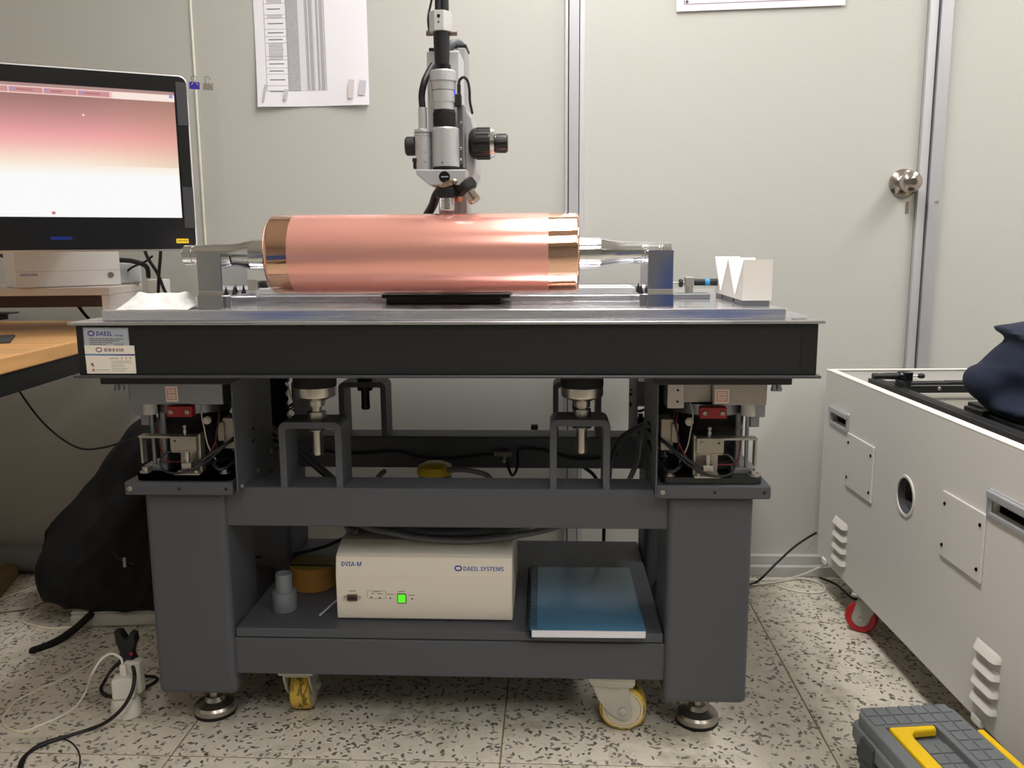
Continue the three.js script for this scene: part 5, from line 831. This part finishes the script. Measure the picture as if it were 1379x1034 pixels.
// ---------------------------------------------------------------- white cabinet
const CAB = [0.7008, 0, -2.22], CYAW = 0.038;
{
  const t = thing('machine_cabinet', 'low white open topped machine cabinet on red casters beside the bench', 'cabinet', CAB, CYAW), cm = mat.cabinet;
  const Y0 = 0.099, Y1 = 0.5905, L = 1.28, Wd = 0.85;
  // side panel with a round cable hole and two pockets for the pulls; [z, y] profile pushed along x
  const sp = new THREE.Shape(); sp.moveTo(0, Y0); sp.lineTo(-L, Y0); sp.lineTo(-L, Y1); sp.lineTo(0, Y1); sp.closePath();
  const hole = (cz, cy, r) => { const p = new THREE.Path(); p.absarc(-cz, cy, r, 0, Math.PI * 2, true); sp.holes.push(p); };
  const slot = (z0, z1, y0, y1) => { const p = new THREE.Path(); p.moveTo(-z0, y0); p.lineTo(-z0, y1); p.lineTo(-z1, y1); p.lineTo(-z1, y0); p.closePath(); sp.holes.push(p); };
  hole(0.487, 0.402, 0.0387); for (const [a, b] of [[0.112, 0.2], [0.789, 0.869]]) for (let i = 0; i < 4; i++) slot(a + 0.012, b - 0.012, 0.2262 - i * 0.0305, 0.2335 - i * 0.0305); slot(0.058, 0.157, 0.470, 0.494); slot(0.802, 0.92, 0.468, 0.492);
  const push = (s, x0, x1, b = 0) => new THREE.ExtrudeGeometry(s, { depth: x1 - x0 - 2 * b, bevelEnabled: b > 0, bevelSize: b, bevelOffset: -b, bevelThickness: b, bevelSegments: 2, curveSegments: 40 }).rotateY(Math.PI / 2).translate(x0 + b, 0, 0);
  loc('side_panel', push(sp, 0, 0.014, 0.0015), cm, t);
  loc('rim', bx(-0.0005, 0.02, Y1 - 0.001, Y1 + 0.0025, 0, L, 0.0015), mat.cabinetEdge, t);
  loc('rim', bx(0.02, Wd - 0.02, Y1 - 0.001, Y1 + 0.0025, -0.0005, 0.013, 0.0015), mat.cabinetEdge, t);
  loc('back_panel', bx(0.014, Wd - 0.014, Y0, Y1, 0, 0.011, 0.002), cm, t);
  loc('side_panel', bx(Wd - 0.014, Wd, Y0, Y1, 0, L, 0.002), cm, t);
  loc('front_panel', bx(0.014, Wd - 0.014, Y0, Y1, L - 0.011, L, 0.002), cm, t);
  loc('deck', bx(0.014, Wd - 0.014, 0.525, 0.53, 0.011, L - 0.011, 0.001), M(0x8b897e, 0.5), t);
  loc('floor_panel', bx(0.004, Wd - 0.004, Y0, Y0 + 0.006, 0.004, L - 0.004, 0.001), cm, t);
  const duct = loc('duct_flange', lathe([[0.0372, -0.0025], [0.0425, -0.0025], [0.043, -0.001], [0.043, 0.0005], [0.0372, 0.0005], [0.0372, -0.0025]], [0, 0.402, 0.487], 'x', 48), M(0xdedad3, 0.4), t);
  loc('duct_tube', lathe([[0.0375, -0.001], [0.0384, -0.001], [0.0384, 0.09], [0.0375, 0.09], [0.0375, -0.001]], [0, 0.402, 0.487], 'x', 48), M(0x4b4c50, 0.5), duct);
  loc('duct_box', [bx(0.16, 0.165, 0.3, 0.5, 0.40, 0.60, 0.001), bx(0.0141, 0.16, 0.36, 0.385, 0.41, 0.56, 0.004)], M(0x55565a, 0.6), t);
  const grey = M(0xb4b6b9, 0.35, 0.3);
  for (const [z0, z1, y0, y1] of [[0.044, 0.171, 0.461, 0.51], [0.790, 0.935, 0.459, 0.508]]) {
    const fr = new THREE.Shape(); const r = 0.007, rr2 = roundRect(-z1, -z0, y0, y1, r), h = new THREE.Path(); h.moveTo(-z0 - 0.014, y0 + 0.009); h.lineTo(-z0 - 0.014, y1 - 0.016); h.lineTo(-z1 + 0.014, y1 - 0.016); h.lineTo(-z1 + 0.014, y0 + 0.009); h.closePath(); rr2.holes.push(h);
    const hd = loc('handle', [push(rr2, -0.004, 0.001, 0.0015), bx(-0.009, -0.001, y1 - 0.017, y1 - 0.002, z0 + 0.004, z1 - 0.004, 0.0035)], grey, t);
    loc('handle_pocket', [bx(0.03, 0.033, y0, y1, z0, z1, 0.001), bx(0.013, 0.033, y1 - 0.014, y1 - 0.011, z0, z1, 0.001), bx(0.013, 0.033, y0 + 0.004, y0 + 0.007, z0, z1, 0.001)], mat.black, hd);
  }
  for (const [z0, z1, y0, y1] of [[0.172, 0.328, 0.336, 0.465], [0.644, 0.791, 0.337, 0.46]]) {
    const p = loc('access_plate', bx(-0.0045, 0, y0, y1, z0, z1, 0.0018), cm, t);
    for (const z of [z0 + 0.012, z1 - 0.012]) for (const y of [y0 + 0.022, y1 - 0.022]) loc('screw', lathe([[0, 0], [0.0035, 0], [0.003, 0.0018], [0, 0.0022]], [0, 0, 0], 'x', 14).scale(-1, 1, 1).translate(-0.0045, y, z), M(0x77726b, 0.35, 0.8), p);
  }
  // pressed louvres: a swelling that opens downwards
  const louvre = (z0, z1, y) => {
    const P = [], I = [], n = 14, m = 6;
    for (let i = 0; i <= n; i++) for (let j = 0; j <= m; j++) { const u = i / n, v = j / m, s = Math.pow(Math.sin(Math.PI * Math.min(1, Math.max(0, u))), 0.55), q = v; const e = Math.min(1, 5 * Math.min(u, 1 - u)); P.push(-0.0105 * Math.sqrt(e * (2 - e)) * Math.pow(q, 0.85) - 0.0003, y + 0.0155 * (1 - q) + 0.004 * (1 - Math.sqrt(e * (2 - e))) * (q - 0.3), z0 + (z1 - z0) * u); }
    for (let i = 0; i < n; i++) for (let j = 0; j < m; j++) { const a = i * (m + 1) + j; I.push(a, a + 1, a + m + 2, a, a + m + 2, a + m + 1); }
    const g = new THREE.BufferGeometry(); g.setAttribute('position', new THREE.Float32BufferAttribute(P, 3)); g.setIndex(I); return creased(g, 1);
  };
  const lm = M(0xdcd7cf, 0.4, 0, { side: THREE.DoubleSide });
  for (const [z0, z1] of [[0.112, 0.2], [0.789, 0.869]]) for (let i = 0; i < 4; i++) { const y = 0.2265 - i * 0.0305; loc('louvre', louvre(z0, z1, y), lm, t); }
  loc('cover_tab', bx(-0.004, 0.004, 0.092, 0.106, 0.798, 0.828, 0.002), mat.white, t);
  loc('cover_tab', bx(-0.004, 0.004, 0.092, 0.106, 0.045, 0.07, 0.002), mat.white, t);
  // black profile rails inside
  const rail = (x0, x1, y0, y1, z0, z1) => loc('rail', [bx(x0, x1, y0, y1, z0, z1, 0.0015), bx(x0 + (x1 - x0) * 0.3, x1 - (x1 - x0) * 0.3, y1 - 0.001, y1 + 0.0008, z0, z1, 0.0003)], mat.black, t);
  rail(0.085, 0.115, 0.547, 0.577, 0.055, L - 0.05);
  rail(0.115, 0.6, 0.549, 0.575, 0.085, 0.115);
  loc('rail_strip', bx(0.118, 0.6, 0.566, 0.5685, 0.115, 0.1165, 0.0005), mat.steelDull, t);
  loc('screw', bolt(0.235, 0.56, 0.115, 0.0045, 0.0025), mat.steel, t);
  loc('rail_post', bx(0.085, 0.11, 0.53, 0.55, 0.3, 0.33, 0.001), mat.black, t);
  loc('module', [bx(0.185, 0.6, 0.53, 0.571, 0.345, 0.9, 0.003), bx(0.17, 0.186, 0.53, 0.565, 0.36, 0.8, 0.002)], M(0x151516, 0.5), t);
  loc('module_post', bx(0.16, 0.18, 0.53, 0.57, 0.425, 0.455, 0.002), M(0x2a2a2c, 0.4), t);
  loc('deck_rail', bx(0.115, 0.2, 0.53, 0.536, 0.33, L - 0.1, 0.001), mat.black, t);
  const lock = loc('rail_knob', lathe([[0, 0], [0.007, 0], [0.008, 0.004], [0.007, 0.012], [0, 0.014]], [0.112, 0.574, 0.188], 'y', 20), mat.black, t);
  // casters
  for (const [x, z] of [[0.035, 0.262], [0.035, 1.1], [0.7, 0.2]]) {
    const spin = (g) => merge([g]).translate(-x, 0, -z).rotateY(1.0).translate(x, 0, z);
    const c = loc('caster', spin([bx(x - 0.03, x + 0.03, 0.092, 0.099, z - 0.035, z + 0.035, 0.002), lathe([[0, 0.078], [0.024, 0.078], [0.024, 0.092], [0, 0.092]], [x, 0, z], 'y', 28), ...[-0.0185, 0.0155].map((o) => { const s = new THREE.Shape(); s.moveTo(-0.028, 0.083); s.lineTo(0.024, 0.083); s.lineTo(0.03, 0.05); s.absarc(0.014, 0.036, 0.0185, 0.4, -2.3, true); s.closePath(); return extrudeZ(s, 0, 0.003, 0.0006).rotateY(Math.PI / 2).translate(x + o, 0, z + 0.0); })]), M(0xa9a79f, 0.4, 0.3), t);
    loc('tyre', spin(lathe([[0.02, -0.0145], [0.033, -0.0145], [0.0362, -0.011], [0.0365, 0], [0.0362, 0.011], [0.033, 0.0145], [0.02, 0.0145]], [x, 0.0365, z - 0.014], 'x', 40)), mat.red, c);
    loc('wheel', spin(lathe([[0, -0.0195], [0.0055, -0.0195], [0.0055, -0.0155], [0.0205, -0.0152], [0.0205, 0.0152], [0, 0.0155]], [x, 0.0365, z - 0.014], 'x', 32)), M(0x8d8b85, 0.4, 0.4), c);
    loc('axle_nut', spin(lathe([[0, 0], [0.006, 0], [0.006, 0.003], [0.003, 0.004], [0, 0.004]].map(([r, y]) => [r, -y]).reverse(), [x - 0.0185, 0.0365, z - 0.014], 'x', 8)), mat.steel, c);
  }
  // black clamping tool on the rail
  const W = t.matrixWorld, w = (x, y, z) => V(x, y, z).applyMatrix4(W);
  const k = thing('clamp_tool', 'black clamping tool with a rod handle standing on the cabinet rail', 'clamp', w(0.12, 0.577, 0.175).toArray(), CYAW); k.scale.setScalar(1.22);
  loc('rod', lathe([[0, -0.06], [0.0058, -0.06], [0.0062, -0.057], [0.0062, -0.05], [0.0056, -0.049], [0.0068, -0.02], [0.0068, -0.004], [0, -0.004]], [0, 0.0195, 0], 'x', 24), mat.black, k);
  loc('jaw', [bx(-0.004, 0.014, 0.009, 0.029, -0.011, 0.011, 0.003), lathe([[0, -0.004], [0.0095, -0.004], [0.0095, 0.002], [0, 0.002]], [-0.006, 0.0195, 0], 'x', 24)], mat.blackGloss, k);
  loc('post', bx(-0.012, 0.012, -0.001, 0.012, -0.01, 0.01, 0.002), mat.black, k);
  loc('spindle', cyl(V(0.014, 0.02, 0), V(0.03, 0.02, 0), 0.0016), mat.steel, k);
  loc('tip', lathe([[0, 0], [0.004, 0.002], [0.0055, 0.007], [0.0045, 0.013], [0, 0.015]], [0.026, 0.0195, 0], 'x', 20), mat.black, k);
  // navy jacket heaped on the cabinet
  const j = thing('jacket', 'navy jacket heaped over the open top of the white cabinet', 'jacket', w(0.314, 0.56, 0.47).toArray(), CYAW);
  const f = (x, y, z) => {
    let d = ell(x, y, z, [0.30, 0.63, 0.47], [0.155, 0.085, 0.14]);
    d = smin(d, ell(x, y, z, [0.225, 0.675, 0.47], [0.075, 0.055, 0.1]), 0.04);
    d = smin(d, ell(x, y, z, [0.14, 0.632, 0.46], [0.04, 0.037, 0.06]), 0.02);
    d = smin(d, ell(x, y, z, [0.43, 0.61, 0.5], [0.16, 0.075, 0.17]), 0.06);
    d = smin(d, ell(x, y, z, [0.28, 0.733, 0.47], [0.12, 0.027, 0.12]), 0.016);
    d = smin(d, ell(x, y, z, [0.37, 0.715, 0.47], [0.12, 0.032, 0.12]), 0.03);
    d = smin(d, ell(x, y, z, [0.22, 0.59, 0.5], [0.09, 0.03, 0.12]), 0.03);
    d += 0.011 * (noise3(x * 14 + y * 6, y * 16 - x * 7, z * 14) - 0.5) + 0.005 * Math.abs(Math.sin(42 * (y + 0.5 * x) + 7 * noise3(x * 9, y * 9, z * 9)));
    return d;
  };
  loc('cloth', fieldGeo(f, [0.07, 0.531, 0.28], [0.62, 0.78, 0.70], 0.007).translate(-0.3, -0.56, -0.47), mat.navy, j);
  loc('snap_button', lathe([[0, 0], [0.004, 0], [0.0035, 0.0015], [0, 0.002]], [0, 0, 0], 'z', 16).translate(-0.075, 0.135, 0.128), mat.steel, j);
}
// ---------------------------------------------------------------- behind the camera: blue chairs that the polished metal mirrors
for (const [x, z, turn, lab] of [[-1.08, 0.75, 2.9, 'blue fabric office chair nearer the wood topped desk, behind the photographer'], [0.67, 0.7, 3.2, 'blue fabric office chair facing the copper roller, behind the photographer']]) {
  const c = thing('office_chair', lab, 'chair', [x, 0, z], turn), fab = M(0x3f5a96, 0.85);
  loc('seat', bx(-0.24, 0.24, 0.43, 0.5, -0.22, 0.24, 0.03, 4), fab, c);
  const b = new THREE.BoxGeometry(0.46, 0.46, 0.05, 12, 6, 1), p = b.attributes.position; for (let i = 0; i < p.count; i++) { const u = p.getX(i), v = p.getY(i); p.setZ(i, p.getZ(i) + 1.1 * u * u - 0.08 * v); if (Math.abs(v) > 0.22) p.setX(i, u * 0.9); } b.computeVertexNormals();
  loc('backrest', b.translate(0, 0.63, -0.26), fab, c);
  loc('back_bar', tube([V(0, 0.42, -0.1), V(0, 0.42, -0.26), V(0, 0.5, -0.3), V(0, 0.66, -0.29)], 0.018, 40), mat.black, c);
  loc('column', [cyl(V(0, 0.1, 0), V(0, 0.43, 0), 0.028), cyl(V(0, 0.38, 0), V(0, 0.43, 0), 0.06, 0.1)], mat.black, c);
  for (let i = 0; i < 5; i++) { const a = i / 5 * 6.2832, e = V(Math.cos(a) * 0.28, 0.075, Math.sin(a) * 0.28); const g = loc('base_arm', cyl(V(0, 0.11, 0), e, 0.024, 0.014, 12), mat.black, c); loc('wheel', lathe([[0, -0.02], [0.024, -0.02], [0.028, -0.014], [0.028, 0.014], [0.024, 0.02], [0, 0.02]], [0, 0, 0], 'z', 20).rotateY(-a).translate(e.x, 0.028, e.z), mat.blackGloss, g); }
}
// ---------------------------------------------------------------- toolbox
{
  const H = 0.152, yaw = 0.13, t = thing('toolbox', 'grey plastic toolbox with a yellow carrying handle on the floor', 'toolbox', [0.583, 0, -1.37], yaw);
  const w = 0.088, Ln = 0.36, lid = (ins, r) => roundRect(-w + ins, w - ins, -Ln + ins, -ins, r);     // shape y runs towards the far side, so z = -y
  const slab = (ins, r, y0, y1, b) => extrudeZ(lid(ins, r), y0, y1, b).rotateX(-Math.PI / 2);
  loc('box_body', [slab(0.012, 0.014, 0, 0.075, 0.004), slab(0.007, 0.016, 0.07, 0.104, 0.002)], mat.toolDark, t);
  loc('lid_skirt', slab(0, 0.02, 0.1, 0.126, 0.004), mat.toolGrey, t);
  // lid top with a recess for the handle
  const ls = lid(0.006, 0.022), hz = [0.064, 0.30], rec = new THREE.Path(); const hx = [-0.058, 0.024];
  rec.moveTo(hx[0], -hz[0]); rec.lineTo(hx[1], -hz[0]); rec.lineTo(hx[1], -hz[1]); rec.lineTo(hx[0], -hz[1]); rec.closePath(); ls.holes.push(rec);
  const lidm = loc('lid', [extrudeZ(ls, 0.122, 0.147, 0.003).rotateX(-Math.PI / 2), bx(hx[0], hx[1], 0.122, 0.131, hz[0], hz[1], 0.001)], mat.toolGrey, t);
  // raised treads
  const trd = bx(-0.0096, 0.0096, 0, 0.0028, -0.012, 0.012, 0.0014), off = 0.0265;
  for (let i = 0; i < 7; i++) for (let k = 0; k < 13; k++) {
    const x = -0.0645 + i * 0.0215, z = 0.02 + k * off; if (z > 0.345) continue;
    if (x + 0.009 > hx[0] - 0.004 && x - 0.009 < hx[1] + 0.004 && z + 0.012 > hz[0] - 0.002 && z - 0.012 < hz[1] + 0.002) continue;
    const o = loc('tread', trd, mat.toolGrey, lidm); o.position.set(x, 0.1462, z);
  }
  for (let i = 0; i < 3; i++) for (let k = 0; k < 7; k++) { const o = loc('tread', trd, mat.toolGrey, lidm); o.position.set(-0.026 + i * 0.0205, 0.1302, hz[0] + 0.042 + k * off); if (k > 5) o.scale.z = 0.6; }
  const hs = new THREE.Shape([[-0.054, -0.066], [0.018, -0.066], [0.02, -0.071], [0.018, -0.078], [-0.018, -0.08], [-0.028, -0.09], [-0.03, -0.1], [-0.03, -0.262], [-0.028, -0.272], [-0.018, -0.282], [0.018, -0.284], [0.02, -0.291], [0.018, -0.296], [-0.054, -0.296], [-0.0555, -0.29], [-0.0555, -0.072]].map((p) => new THREE.Vector2(...p)));
  loc('handle', extrudeZ(hs, 0.134, 0.149, 0.004).rotateX(-Math.PI / 2), mat.toolYellow, t);
  for (const z of [0.07, 0.28]) loc('latch', [bx(-w - 0.006, -w + 0.004, 0.085, 0.125, z - 0.02, z + 0.02, 0.003), bx(-w - 0.009, -w + 0.002, 0.082, 0.09, z - 0.016, z + 0.016, 0.002)], mat.toolDark, t);
  loc('hinge_strip', bx(w - 0.007, w + 0.004, 0.12, 0.1485, 0.085, 0.30, 0.003), mat.toolYellow, t);
}

for (const o of scene.children) if (o.userData.kind === 'structure') o.traverse((q) => { if (q.isMesh) { q.castShadow = true; q.receiveShadow = true; } });
renderer.render(scene, camera);
